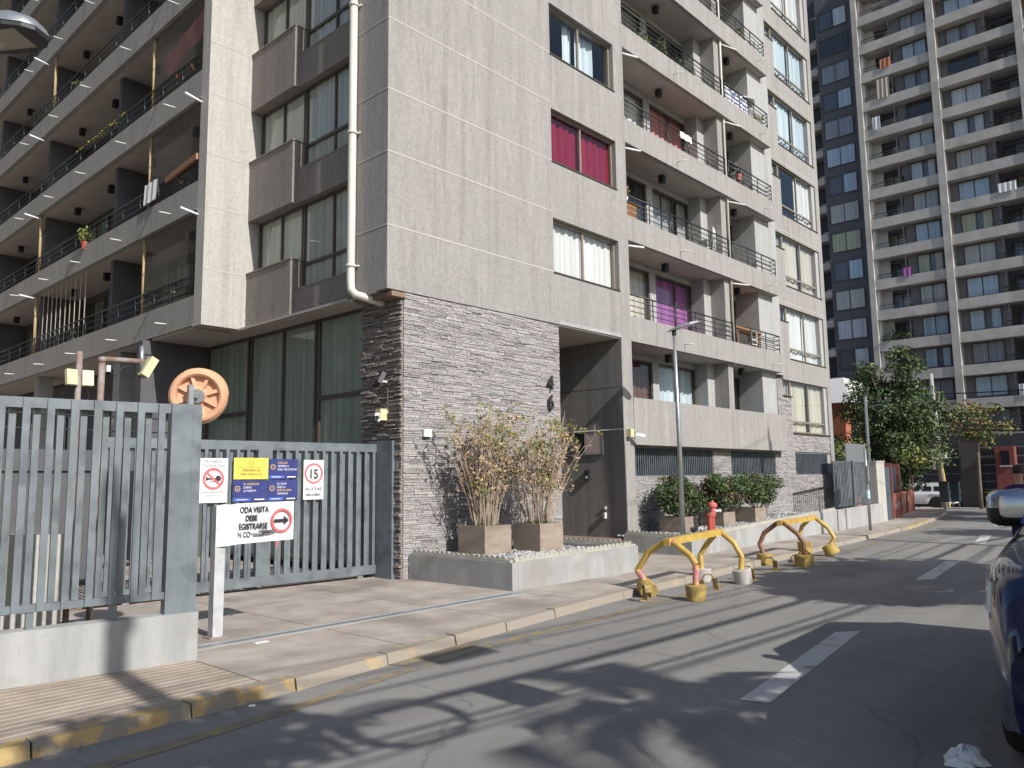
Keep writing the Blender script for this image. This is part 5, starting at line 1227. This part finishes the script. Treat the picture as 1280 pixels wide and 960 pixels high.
def blob(c,R_,n,seed,r=.55,flat=.8):
    rg=np.random.default_rng(seed); out=[]
    for i in range(n):
        d=rg.normal(size=3); d/=np.linalg.norm(d); q=rg.random()**.45
        rr=r*(.6+.7*rg.random()); out.append(((c[0]+d[0]*R_[0]*q,c[1]+d[1]*R_[1]*q,c[2]+d[2]*R_[2]*q),(rr,rr,rr*flat)))
    return out
cl=blob((38,11.5,3.8),(2.1,2.1,2.3),92,5,.66)+blob((38,11.0,6.1),(.8,.65,1.3),20,6,.45)+blob((38,12.6,5.8),(.9,.8,1.1),18,7,.48)+blob((37.2,11.0,1.9),(1.4,1.3,.8),24,9,.5)
tree('street_tree',(38,11.5,0),(38,11.6,3.4),cl,330,.085,['lf_dark','lf_mid','lf_light'],'large dense dark green tree overhanging the brick fence before the tower',tr=.17,seed=3)
cl=blob((36.6,10.6,2.45),(.6,.6,.7),9,19,.4)
tree('yellow_green_tree',(36.8,10.95,0),(36.6,10.6,1.9),cl,330,.08,['lf_mid','lf_light','lf_yel'],'small yellow green tree tucked under the right side of the large dark tree',tr=.06,seed=9)
cl=blob((56,12.3,4.8),(1.9,2.2,1.2),44,12,.62,.7)
tree('autumn_tree',(56,12.25,gz(56)),(56,12.2,4.0),cl,150,.12,['lf_mid','lf_light','lf_yel','lf_red'],'thin street tree with a yellowing autumn crown before the tower',tr=.11,seed=4,shell=.2)
cl=blob((32,11.9,2.5),(1.3,1.1,.6),16,22,.5)
tree('garden_shrub',(32,11.9,0),(32,11.9,2.0),cl,300,.07,['lf_mid','lf_light','lf_yel'],'sunny yellow green shrub showing over the slatted gate','shrub',tr=.06,seed=6)
cl=blob((37.5,13.4,2.4),(1.3,.9,1.0),22,32,.55)
tree('garden_tree',(37.5,13.4,0),(37.5,13.4,2.0),cl,190,.09,['lf_dark','lf_dark','lf_mid'],'dark shaded tree before the red brick house behind the gate',tr=.1,seed=16)
# off to the right, across the street: they throw the shadows on the road
def street(name,x,y,z,Rr,label,seed,n=30,r=.7,lf=.15):
    tree(name,(x,y,.02),(x,y,z-1.0),blob((x,y,z),Rr,n,seed,r),110,lf,['lf_dark','lf_mid'],label,tr=.16,seed=seed,group='trees on the opposite pavement')
street('pavement_tree',13.9,-2.75,5.3,(2.9,.9,.95),'broad tree on the opposite pavement whose shadow lies behind the blue car',41,80,.8,.22)
street('pavement_tree',26.2,-3.0,6.6,(1.6,1.2,.8),'tree on the opposite pavement shading the road before the sign post',42)
street('pavement_tree',34.0,-3.2,7.6,(2.2,1.2,.8),'tree on the opposite pavement shading the road by the brick fence',43)
street('pavement_tree',33.5,-3.6,10.0,(2.6,1.3,1.3),'tall tree on the opposite pavement shading the brick fence',44,46,.8)
street('pavement_tree',38.5,-3.6,10.2,(2.4,1.3,1.3),'tall tree on the opposite pavement shading the street corner',45,40,.8)
# unseen block added for the window glass to mirror and to hold back skylight
t=thing('added_block',(-24,26,0),'unseen plain beige block added across the courtyard for the windows to mirror','apartment building')
b=MB(); b.box(-30,-18,9,70,-.1,30); b.build('wall',mat('added_block_render',(.30,.285,.25),.9,(.36,.34,.30),scale=.8),t)
for k in range(10):
    for q in range(8):
        b=MB(); y=11+q*5.6; z=2+2.7*k; b.box(-17.999,-17.96,y,y+1.8,z,z+1.3); 
        if k*8+q<96: b.build('window',M['cur_greenish'] if (k*3+q)%4 else M['cur_white'],t)
def palm(x,y,h,label,seed,lean=(0,0),n=24,L=1.7,lw=.026):
    rg=random.Random(seed); t=thing('palm_tree',(x,y,.02),label,'palm tree','palms on the opposite pavement')
    top=Vector((x+lean[0],y+lean[1],h)); b=MB(); b.tube([(x,y,0),(x+lean[0]*.3,y+lean[1]*.3,h*.5),top],[.2,.16,.14],10); b.build('trunk',M['bark'],t,smooth=True)
    f=MB()
    for i in range(n):
        a=6.283*i/n+rg.uniform(-.1,.1); el=rg.uniform(-.2,1.1); d=Vector((math.cos(a)*math.cos(el),math.sin(a)*math.cos(el),math.sin(el)))
        pts=[]; p=top.copy(); v=d.copy()
        for s in range(9): pts.append(p.copy()); p=p+v*(L/8); v=(v+Vector((0,0,-.2))).normalized()
        f.tube(pts,[.02-.002*q for q in range(9)],4,caps=False)
        for s in range(2,9):
            for q in (0,.2,.4,.6,.8):
                if s==8 and q>0: continue
                p=pts[s] if q==0 else pts[s].lerp(pts[min(8,s+1)],q); tv=(pts[s]-pts[s-1]).normalized(); sd=tv.cross(Vector((0,0,1))).normalized()
                for sg in (-1,1):
                    e=p+(sd*sg*.85+tv*.6+Vector((0,0,-.25))).normalized()*(.46*(1-abs(s-5)/8)); w=tv*lw
                    f.face([p-w,p+w,e])
    f.build('crown',M['lf_mid'],t)
palm(4.55,-2.75,4.4,'palm on the opposite pavement whose frond shadows spread over the near lane',3,(.05,.05),17,1.15,.017)
palm(5.25,-2.7,4.05,'shorter palm on the opposite pavement whose frond shadows reach the near white dash',7,(.05,.05),26,1.5,.024)
street('pavement_tree',1.5,-2.9,6.1,(1.1,.5,.45),'loose tree on the opposite pavement dappling the near kerb',52,16,.5,.16)
palm(3.0,-4.0,4.3,'second palm on the opposite pavement throwing a trunk shadow on the near lane',5,(.1,.1),9,1.3,.014)
# ---------------------------------------------------------------- utility poles and cables
def upole(x,y,h,label,arm=True,z0=.02,r=.15):
    t=thing('utility_pole',(x,y,z0),label,'utility pole','utility poles along the street')
    b=MB(); b.tube([(x,y,z0),(x,y,h)],[r,r*.62],10); b.build('pole',M['polewood'],t,smooth=True)
    if arm:
        b=MB(); b.bar((x,y-.9,h-.4),(x,y+.9,h-.4),.1,.1); b.bar((x,y-.6,h-1.5),(x,y+.6,h-1.5),.08,.08); b.bar((x,y+.8,h-.4),(x,y,h-1.2),.04,.04); b.bar((x,y-.8,h-.4),(x,y,h-1.2),.04,.04); b.build('cross_arm',M['polewood'],t)
        b=MB()
        for q in (-.8,0.3,.8): b.lathe([(.05,0),(.06,.08),(.03,.1),(.05,.16)],(x,y+q,h-.35),8)
        b.build('insulator',M['towerconc'],t)
upole(1.75,-2.6,9.0,'utility pole on the opposite pavement beside the palms, its shadow crossing the fence wall')
upole(21.6,-2.4,12.4,'tall utility pole on the opposite pavement whose arms shade the long parapet')
upole(41,-2.6,9.5,'utility pole on the opposite pavement near the crossing')
t=thing('utility_pole',(46,11.75,gz(46)),'slender pale utility pole with a yellow strip at the street corner','utility pole','utility poles along the street')
b=MB(); b.tube([(46,11.75,-.15),(45.9,11.9,7.0)],[.15,.10],10); b.build('pole',M['polewood'],t,smooth=True)
b=MB(); b.bar((45.8,11.45,-.05),(45.75,11.68,2.4),.03,.12); b.build('yellow_guard',M['signyellow'],t)
b=MB(); b.box(45.82,45.87,11.98,12.14,1.9,3.0); b.build('sign_plate',M['signwhite'],t)
b=MB(); b.lathe([(.09,0),(.1,.3)],(45.8,11.5,2.5),10); b.build('meter_can',M['white'],t)
t=thing('utility_pole',(36,12.05,0),'dark street lamp pole in front of the red brick house behind the gate','utility pole','utility poles along the street')
b=MB(); b.tube([(36,12.05,0),(36,12.05,5.2)],.07,8); b.bar((36,12.05,4.6),(36.0,11.5,4.7),.05,.05); b.build('pole',M['steel'],t)
def cable(p,q,sag,r,label,group='cables over the street',n=26,name='overhead_cable'):
    p=Vector(p);q=Vector(q); b=MB(); b.tube([p.lerp(q,i/n)-Vector((0,0,sag*4*(i/n)*(1-i/n))) for i in range(n+1)],r,5,caps=False)
    return tag(b.build(name,M['cable'],smooth=True),label,'cable',group)
cbs=[(5.55,.35,.05,-2.35),(5.2,.45,.022,-2.45),(5.05,.5,.018,-2.3),(4.9,.3,.014,-2.5),(6.0,.4,.02,-2.4),(6.3,.35,.014,-2.3),(6.75,.5,.012,-2.5)]
nm=['thick bundled cable','second cable from the bottom','slack thin cable','lowest thin cable','middle cable above the thick bundle','upper thin cable','topmost thin communication cable']
for (z,s,r,y),l in zip(cbs,nm):
    for (xa,xb,w) in ((-18,1.75,'behind the viewer'),(1.75,21.6,'over the parked blue car'),(21.6,41,'beyond the tall utility pole')):
        cable((xa,y,z+rnd.uniform(-.1,.1)),(xb,y,z+rnd.uniform(-.1,.1)),s,r,f'{l} of the opposite pavement run, {w}')
cable((41,-2.5,5.6),(46,11.8,5.9),.2,.03,'cable crossing to the slender corner pole'); cable((41,-2.5,8.9),(21.6,-2.6,11.9),.4,.012,'power line sloping up to the tall utility pole'); cable((21.6,-1.6,12),(1.75,-1.8,8.6),.5,.012,'power line from the tall utility pole down to the palms')
for i,(z,s,y2,z2) in enumerate(((4.3,.5,-6,4.6),(4.1,.6,-6,4.3),(4.0,.5,-6,4.05),(3.85,.55,-6,3.9),(4.6,.45,-6,5.0),(3.75,.4,-6,3.7))):
    cable((45.95,11.8,z+.3),(50+i*.3,y2,z2+.3),s,.022,f'{["upper","second","third","fourth","highest","lowest"][i]} black cable of the sagging bundle before the tower ground floor')
for i,(y2,z2) in enumerate(((30,5.0),(30,4.6),(29,4.2))): cable((45.95,11.8,4.6-i*.3),(56,y2,z2),.5,.02,f'{["upper","middle","lower"][i]} cable running left from the corner pole through the tree')
# coil and splice box hanging from the cables
b=MB(); c=Vector((3.05,-2.45,5.2)); 
for i in range(4):
    rr=.34+.03*i; b.tube([c+Vector((math.cos(a)*rr*1.15,.04*math.sin(a*3)+i*.03,math.sin(a)*rr)) for a in [6.283*j/28 for j in range(28)]],.016,5,closed=True)
tag(b.build('cable_coil',M['cable'],smooth=True),'coil of spare cable on the overhead lines that throws a ring shadow','cable coil')
b=MB(); b.box(3.95,4.4,-2.55,-2.3,4.98,5.33); tag(b.build('splice_box',M['black']),'black splice box hung low on the lines, its square shadow in the lane','junction box')
b=MB(); b.box(4.3,5.1,-2.5,-2.3,6.1,6.3); tag(b.build('splice_box',M['black']),'long black splice box on the upper lines, its shadow by the kerb','junction box')

# ---------------------------------------------------------------- houses and brick fence at the street corner
t=thing('brick_fence',(34,9.9,0),'low red brick fence with graffiti, dark bars and posts under the large tree','brick fence')
def BF(u,n,z): a=Vector((31.6,9.85,0)); d=Vector((8.6,1.75,0)).normalized(); p=a+d*u+Vector((d.y,-d.x,0))*n; return (p.x,p.y,z)
b=MB(); b.box(0,9.2,-.2,0,-.05,.95,T=BF); b.build('wall',M['brick'],t)
for u in (.05,3.0,6.0,9.0):
    b=MB(); b.box(u,u+.22,-.24,.03,-.05,2.1,T=BF); b.build('post',M['brickdark'],t)
b=MB(); b.box(.28,9.0,-.12,-.09,1.0,2.0,T=BF); b.build('bar_panel',mat('dark_blue_bars',(.02,.03,.045),.6,(.03,.04,.06),scale=8),t)
b=MB()
for pts in ([(.9,.3),(1.1,.62),(1.25,.3),(1.4,.5),(1.55,.3),(1.8,.55)],[(2.0,.35),(2.2,.6),(2.35,.35),(2.6,.6),(2.8,.4)],[(3.6,.4),(3.9,.7),(4.2,.45),(4.5,.75)]):
    for p,q in zip(pts,pts[1:]): b.bar(BF(p[0],.004,p[1]),BF(q[0],.004,q[1]),.012,.05)
b.build('graffiti',mat('pale_spray_paint',(.42,.36,.35),.8),t)
b=MB(); b.box(30.35,31.5,9.85,10.05,0,1.95); tag(b.build('metal_door',mat('blue_grey_door',(.06,.085,.11),.6)),'narrow dark blue metal door between the pillar and the brick fence','door')
t=thing('brick_house',(41.5,17,0),'red brick house with a pale roof seen between the apartment building and the tree','house')
b=MB(); b.box(40,43.3,14.4,26,0,5.25); b.build('wall',mat('house_brick',(.33,.105,.06),.9,(.42,.16,.10),scale=7,bump=.3),t)
b=MB(); b.hexa([(39.5,13.9,5.25),(43.4,13.9,5.25),(43.4,26,5.25),(39.5,26,5.25),(40.6,14.6,6.6),(43.3,14.6,6.6),(43.3,26,6.6),(40.6,26,6.6)]); b.build('roof',M['roofwhite'],t)
b=MB(); b.box(40.7,41.7,14.32,14.4,2.6,4.3); w_=b.build('window',M['carglass'],t); b=MB(); b.box(40.6,41.8,14.28,14.42,2.5,2.59); b.build('sill',M['white'],w_)
for x,y,l in ((44.6,11.35,'dark green litter bin at the foot of the corner pole, left one'),(45.0,10.95,'dark green litter bin at the foot of the corner pole, right one')):
    t=thing('litter_bin',(x,y,0),l,'bin','bins by the corner pole'); b=MB(); b.box(x-.18,x+.18,y-.2,y+.2,.25,1.25); b.build('body',mat('bin_green',(.015,.03,.035),.5),t)
    b=MB()
    for s in (-.14,.14): b.box(x-.02,x+.02,y+s-.02,y+s+.02,-.1,.25)
    b.build('leg',M['steel'],t)
    b=MB(); b.box(x-.2,x+.2,y-.22,y+.22,1.25,1.3); b.build('lid',M['black'],t)

# ---------------------------------------------------------------- cars
def make_car(loc,rot,Ln,W,H,hood,belt,paint,label,rear_hatch=True,chrome_mirror=False,wr=.34):
    t=thing('parked_car',loc,label,'car'); lx,ly,lz=loc
    MR=Matrix.Rotation(rot,3,'Z'); T=lambda s,w,z:Vector(loc)+MR@Vector((s,w,z))     # s: front 0 to rear Ln
    hw=W/2; wf,wb=Ln*.185,Ln*.79
    def arch(s):
        z=.30
        for c in (wf,wb):
            d=abs(s-c)
            if d<wr+.07: z=max(z,math.sqrt(max(0,(wr+.07)**2-d*d))+wr-.02)
        return z
    st=[0,.03,.09,.2,.32]; s=.42
    while s<Ln-.3: st.append(s); s+=.085
    st+= [Ln-.22,Ln-.1,Ln-.03,Ln]
    def hwid(s):
        e=min(s,Ln-s)/.55; return hw*(1-.16*max(0,1-e)**2.2)
    def topz(s):
        if s<.03: return hood*.62
        if s<.09: return hood*.74
        if s<.2: return hood*.86
        if s<1.25: return hood*(.90+.10*math.sin((s-.2)/1.05*math.pi/2))
        if s<Ln-.25: return hood+(belt-hood)*min(1,(s-1.25)/.6)
        return belt*(1-.12*((s-Ln+.25)/.25))
    b=MB(); ring=[]
    for s in st:
        a=arch(s); tz=topz(s); h=hwid(s); b0=.34 if s<.1 or s>Ln-.1 else .28
        a=max(a,b0)
        pr=[(0,b0),(h*.70,max(b0,a-.02)),(h*.965,a),(h*.992,a+(tz-a)*.22),(h,a+(tz-a)*.48),(h*.992,a+(tz-a)*.72),(h*.965,tz-.09),(h*.91,tz-.025),(h*.80,tz+.005),(h*.4,tz+.03),(0,tz+.035)]
        full=pr+[(-w,z) for w,z in pr[-2:0:-1]]
        ring.append([T(s,w,z) for w,z in full])
    n=len(ring[0])
    b.v=[tuple(p) for r in ring for p in r]
    for i in range(len(ring)-1):
        for j in range(n): b.f.append((i*n+j,i*n+(j+1)%n,(i+1)*n+(j+1)%n,(i+1)*n+j)); b.m.append(0); b.c.append(None)
    b.f.append(tuple(range(n))); b.f.append(tuple(range((len(ring)-1)*n,len(ring)*n))[::-1]); b.m+=[0,0]; b.c+=[None,None]
    body=b.build('body',M[paint],t,smooth=True)
    # greenhouse
    c0,c1,c2,c3=1.75 if chrome_mirror else 1.3,2.45 if chrome_mirror else 2.05,Ln-.62 if rear_hatch else Ln-1.4,Ln-.16
    bw,rw=hw*.93,hw*.76
    zb_=belt-.03; 
    b=MB()
    P=lambda s,w,z:T(s,w,z)
    b.hexa([P(c0,-bw,zb_),P(c3,-bw,zb_),P(c3,bw,zb_),P(c0,bw,zb_),P(c1,-rw,H),P(c2,-rw,H),P(c2,rw,H),P(c1,rw,H)]); b.build('roof',M[paint],t)
    def pane(q,o,name):
        g=MB(); c=sum(q,Vector())/4; nn=(q[1]-q[0]).cross(q[3]-q[0]).normalized()
        if nn.dot(c-T((c0+c3)/2,0,belt))<0: nn=-nn
        qq=[c+(p-c)*.9+nn*.006 for p in q]; g.face(qq); g.build(name,M['carglass'],t)
    pane([P(c0+.03,-bw,zb_+.03),P(c0+.03,bw,zb_+.03),P(c1,rw,H-.02),P(c1,-rw,H-.02)],0,'windscreen')
    pane([P(c3,-bw,zb_+.05),P(c3,bw,zb_+.05),P(c2,rw,H-.05),P(c2,-rw,H-.05)],0,'rear_window')
    for sg in (-1,1):
        for a,c in ((.10,.36),(.40,.66),(.70,.93)):
            q=lambda f,top:P((c1+(c2-c1)*f) if top else (c0+(c3-c0)*(f*.92+.05)),sg*(rw if top else bw),H-.06 if top else zb_+.05)
            pane([q(a,0),q(c,0),q(min(1,c),1),q(max(0.02,a),1)],0,'side_window')
    for s in (wf,wb):
        for sg in (-1,1):
            b=MB(); c=T(s,sg*(hw-.12),wr); axw=MR@Vector((0,sg,0))
            b.lathe([(wr*.62,-.11),(wr*.93,-.11),(wr,-.07),(wr,.07),(wr*.93,.11),(wr*.62,.11)],c,26,axis=axw); ty=b.build('tyre',M['tyre'],t)
            b=MB(); b.lathe([(wr*.61,-.08),(wr*.61,.09),(wr*.56,.085),(wr*.5,.05),(wr*.15,.07),(.03,.075)],c,20,axis=axw); b.build('rim',M['steel'],ty)
    for sg in (-1,1):
        # headlight wraps round the corner
        b=MB(); k=8; A=[];B_=[]
        for i in range(k+1):
            f=i/k; s=.035+.50*f**1.5; w=hwid(s)*(.60+.395*min(1,f*1.7)); z1=topz(max(s,.21))-.10-.01*f; z0=z1-(.23-.10*f)
            if f<.15: s=.085
            A.append(T(s-.028*(1-f),sg*(w+.014),z0)); B_.append(T(s+.045-.02*(1-f),sg*(w*.985+.012),z1))
        for i in range(k): b.face([A[i],A[i+1],B_[i+1],B_[i]])
        b.build('headlight',M['lens'],t,smooth=True)
        b=MB(); b.hexa([T(Ln-.22,sg*hw*.90,belt-.35),T(Ln+.005,sg*hw*.70,belt-.35),T(Ln+.005,sg*hw*.86,belt-.35),T(Ln-.2,sg*hw*1.0,belt-.35),T(Ln-.26,sg*hw*.90,belt-.05),T(Ln-.03,sg*hw*.70,belt-.05),T(Ln-.03,sg*hw*.86,belt-.05),T(Ln-.24,sg*hw*.985,belt-.05)]); b.build('tail_light',M['taillight'],t)
        b=MB(); s=1.62 if not chrome_mirror else 2.2
        q=MR
        base=T(s,sg*hw*.95,belt+.02); cen=T(s,sg*(hw+(.005 if chrome_mirror else .19)),belt+(.07 if chrome_mirror else .12)); ms=1.28 if chrome_mirror else 1.0
        U=lambda a,c,e:cen+MR@Vector((a,c*sg,e))
        V=[];ns=10
        secs=[(-.10,.5),(-.085,.82),(-.03,1.0),(.05,.98),(.075,.9)]
        for a,k_ in secs:
            for j in range(16):
                th=6.283*j/16; cx=math.copysign(abs(math.cos(th))**.5,math.cos(th)); sx=math.copysign(abs(math.sin(th))**.5,math.sin(th))
                V.append(tuple(U(a,.155*ms*k_*cx,.115*ms*k_*sx)))
        b.v=V
        for i in range(4):
            for j in range(16): b.f.append((i*16+j,i*16+(j+1)%16,(i+1)*16+(j+1)%16,(i+1)*16+j)); zz=V[i*16+j][2]-cen.z; b.m.append(1 if chrome_mirror and zz<-.01 else 0); b.c.append(None)
        b.f.append(tuple(range(16))[::-1]); b.f.append(tuple(range(64,80))); b.m+=[0,1]; b.c+=[None,None]
        mo=b.build('side_mirror',[M['chrome'] if chrome_mirror else M[paint],M['black']],t,smooth=True)
        b=MB(); b.tube([base-Vector((0,0,.02)),U(.0,-.11,-.12),U(0,-.04,-.09)],[.04,.045,.05],8); b.build('mirror_arm',M['black'],mo)
        for f in (.40,.66):
            b=MB(); s=Ln*f+.25; b.bar(T(s,sg*(hw+.012),belt-.14),T(s+.18,sg*(hw+.012),belt-.14),.025,.03); b.build('door_handle',M[paint],t)
        b=MB(); b.box(-.0,.0,0,0,0,0)
    b=MB(); T2=lambda a,c,e:T(a,c,e)
    b.box(-.015,.02,-hw*.52,hw*.52,hood*.50,hood*.66,T=T2); b.build('grille',M['black'],t)
    b=MB(); b.box(-.012,.05,-hw*.72,hw*.72,.36,.50,T=T2); b.build('air_intake',M['black'],t)
    b=MB(); b.box(-.022,-.013,-.20,.20,.52,.62,T=T2); b.build('number_plate',M['signwhite'],t)
    b=MB(); b.box(Ln+.001,Ln+.012,-.20,.20,.62,.73,T=T2); b.build('number_plate',M['signwhite'],t)
    return t
make_car((5.2,.25,-.1),R(4),4.95,1.92,1.92,1.34,1.41,'carblue','dark blue sport utility car with chrome mirror parked facing the viewer at the right edge',chrome_mirror=True,wr=.38)
make_car((50.5,16.2,gz(50)-.1),R(-90),3.9,1.68,1.5,.98,1.0,'carwhite','white hatchback car crossing at the street end behind the brick fence')
# ---------------------------------------------------------------- person in the street behind the car mirror
def person(x,y,z,label,rot):
    t=thing('person',(x,y,z),label,'person')
    MRt=Matrix.Rotation(rot,3,'Z'); T=lambda a,c,e:Vector((x,y,z))+MRt@Vector((a,c,e))   # a: right, c: forward
    J={'pel':(0,0,.95,.15,.11),'wai':(0,.01,1.12,.145,.10),'che':(0,.0,1.32,.17,.115),'neck0':(0,-.01,1.47,.075,.065),'neck':(0,.0,1.55,.058,.058),'hd0':(0,.02,1.62,.078,.088),'hd1':(0,.02,1.70,.082,.098),'hd2':(0,.01,1.77,.058,.07)}
    E_=[('pel','wai'),('wai','che'),('che','neck0'),('neck0','neck'),('neck','hd0'),('hd0','hd1'),('hd1','hd2')]
    for sg,n in ((-1,'l'),(1,'r')):
        J.update({n+'sh':(sg*.19,-.01,1.41,.068,.065),n+'el':(sg*.25,-.04,1.14,.046,.046),n+'wr':(sg*.26,.06,.90,.032,.034),n+'ha':(sg*.26,.085,.84,.042,.028),n+'hip':(sg*.09,0,.90,.10,.10),n+'kn':(sg*.10,.02,.50,.062,.064),n+'an':(sg*.10,-.02,.10,.043,.045),n+'to':(sg*.11,.13,.045,.042,.035)})
        E_+= [('che',n+'sh'),(n+'sh',n+'el'),(n+'el',n+'wr'),(n+'wr',n+'ha'),('pel',n+'hip'),(n+'hip',n+'kn'),(n+'kn',n+'an'),(n+'an',n+'to')]
        for i,(fa,fl) in enumerate(((-.028,.085),(-.01,.095),(.01,.09),(.027,.075))):
            J[n+'f%d'%i]=(sg*.26+fa*.3,.085+fa,.79,.0095,.0095); J[n+'g%d'%i]=(sg*.255+fa*.3,.09+fa,.79-fl*.6,.008,.008); E_+=[(n+'ha',n+'f%d'%i),(n+'f%d'%i,n+'g%d'%i)]
        J[n+'th']=(sg*.235,.13,.82,.011,.011); J[n+'t2']=(sg*.23,.15,.78,.009,.009); E_+=[(n+'ha',n+'th'),(n+'th',n+'t2')]
    keys=list(J); me=bpy.data.meshes.new('body'); me.from_pydata([J[k][:3] for k in keys],[(keys.index(a),keys.index(c)) for a,c in E_],[])
    o=bpy.data.objects.new('body',me); COL.objects.link(o); o.modifiers.new('skin','SKIN'); sv=me.skin_vertices[0].data
    for i,k in enumerate(keys): sv[i].radius=J[k][3:5]; sv[i].use_root=(k=='pel')
    sb=o.modifiers.new('sub','SUBSURF'); sb.levels=2; sb.render_levels=2
    dg=bpy.context.evaluated_depsgraph_get(); m2=bpy.data.meshes.new_from_object(o.evaluated_get(dg)); o.modifiers.clear(); o.data=m2
    m2.materials.clear()
    for mm in ('skin','shirt','trousers','black'): m2.materials.append(M[mm])
    for p in m2.polygons:
        c=p.center; a=abs(c.x)
        p.material_index= 3 if c.z<.09 else 2 if c.z<.98 and a<.215 else 1 if (c.z<1.49 and c.z>.96 and (a<.20 or c.z>1.18)) else 0
        p.use_smooth=True
    for v in m2.vertices: v.co=T(*v.co)
    adopt(o,t)
    b=MB(); b.lathe([(.085,1.67),(.098,1.71),(.092,1.77),(.055,1.815),(.01,1.825)],(0,0,0),16); b.v=[tuple(T(v[0]*.95,v[1]*1.08-.005,v[2])) for v in b.v]; b.build('hair',M['hair'],t,smooth=True)
    b=MB(); 
    for sg in (-1,1): b.lathe([(.004,0),(.02,.006),(.004,.014)],T(sg*.086,.01,1.68),8,axis=(1,0,0))
    b.lathe([(.006,0),(.016,.01),(.004,.03)],T(0,.105,1.675),8,axis=MRt@Vector((0,1,0))); b.build('ears_and_nose',M['skin'],t)
    b=MB()
    for sg in (-1,1): b.lathe([(.011,0),(.004,.006)],T(sg*.034,.098,1.70),8,axis=MRt@Vector((0,1,0)))
    b.build('eyes',M['lampblack'],t)
    b=MB(); b.box(-.025,.025,.094,.10,1.628,1.636,T=T); b.build('mouth',mat('lips',(.3,.12,.1),.6),t)
    txt('MIZUN',T(-.0,-.128,1.36),MRt@Vector((1,0,0)),(0,0,1),.075,M['signwhite'],t)
person(16.2,2.93,-.02,'person with short dark hair in a purple T-shirt seen from behind beyond the car mirror',R(-78))
# ---------------------------------------------------------------- light, sky, camera
w=bpy.data.worlds.new('World'); sc.world=w; w.use_nodes=True; nt=w.node_tree
sky=nt.nodes.new('ShaderNodeTexSky'); sky.sky_type='NISHITA'; sky.sun_disc=False; sky.sun_elevation=R(36.6); sky.sun_rotation=R(185); sky.air_density=1.0; sky.dust_density=1.2; sky.ozone_density=1
nt.links.new(sky.outputs[0],nt.nodes['Background'].inputs[0]); nt.nodes['Background'].inputs[1].default_value=.102
sd=bpy.data.lights.new('sun','SUN'); sd.energy=4.4; sd.angle=R(.53); sd.color=(1,.965,.91)
so=bpy.data.objects.new('sun',sd); COL.objects.link(so)
el=R(36.6); az=R(83.5); tr=Vector((math.cos(az)*math.cos(el),math.sin(az)*math.cos(el),-math.sin(el)))
so.rotation_euler=tr.to_track_quat('-Z','Y').to_euler()
f=983.347; pit,rol,yaw=.121391379,-.0131942687,.746275999
cy_,sy_=math.cos(yaw),math.sin(yaw); cp,sp=math.cos(pit),math.sin(pit)
fw=Vector((cy_*cp,sy_*cp,sp)); rt=Vector((sy_,-cy_,0)); up=rt.cross(fw)
r2=rt*math.cos(rol)+up*math.sin(rol); u2=up*math.cos(rol)-rt*math.sin(rol)
cd=bpy.data.cameras.new('camera'); cd.sensor_width=36; cd.lens=f/1280*36; cd.clip_start=.05; cd.clip_end=3000
co=bpy.data.objects.new('camera',cd); COL.objects.link(co)
mw=Matrix((r2,u2,-fw)).transposed().to_4x4(); mw.translation=(0,0,1.65); co.matrix_world=mw
sc.camera=co
sc.view_settings.view_transform='Standard'; sc.view_settings.look='None'; sc.view_settings.gamma=1; sc.view_settings.use_curve_mapping=False; sc.view_settings.exposure=.27
sc.render.film_transparent=False
cy=sc.cycles; cy.max_bounces=6; cy.diffuse_bounces=3; cy.glossy_bounces=3; cy.transparent_max_bounces=10; cy.use_denoising=True; cy.caustics_reflective=False; cy.caustics_refractive=False
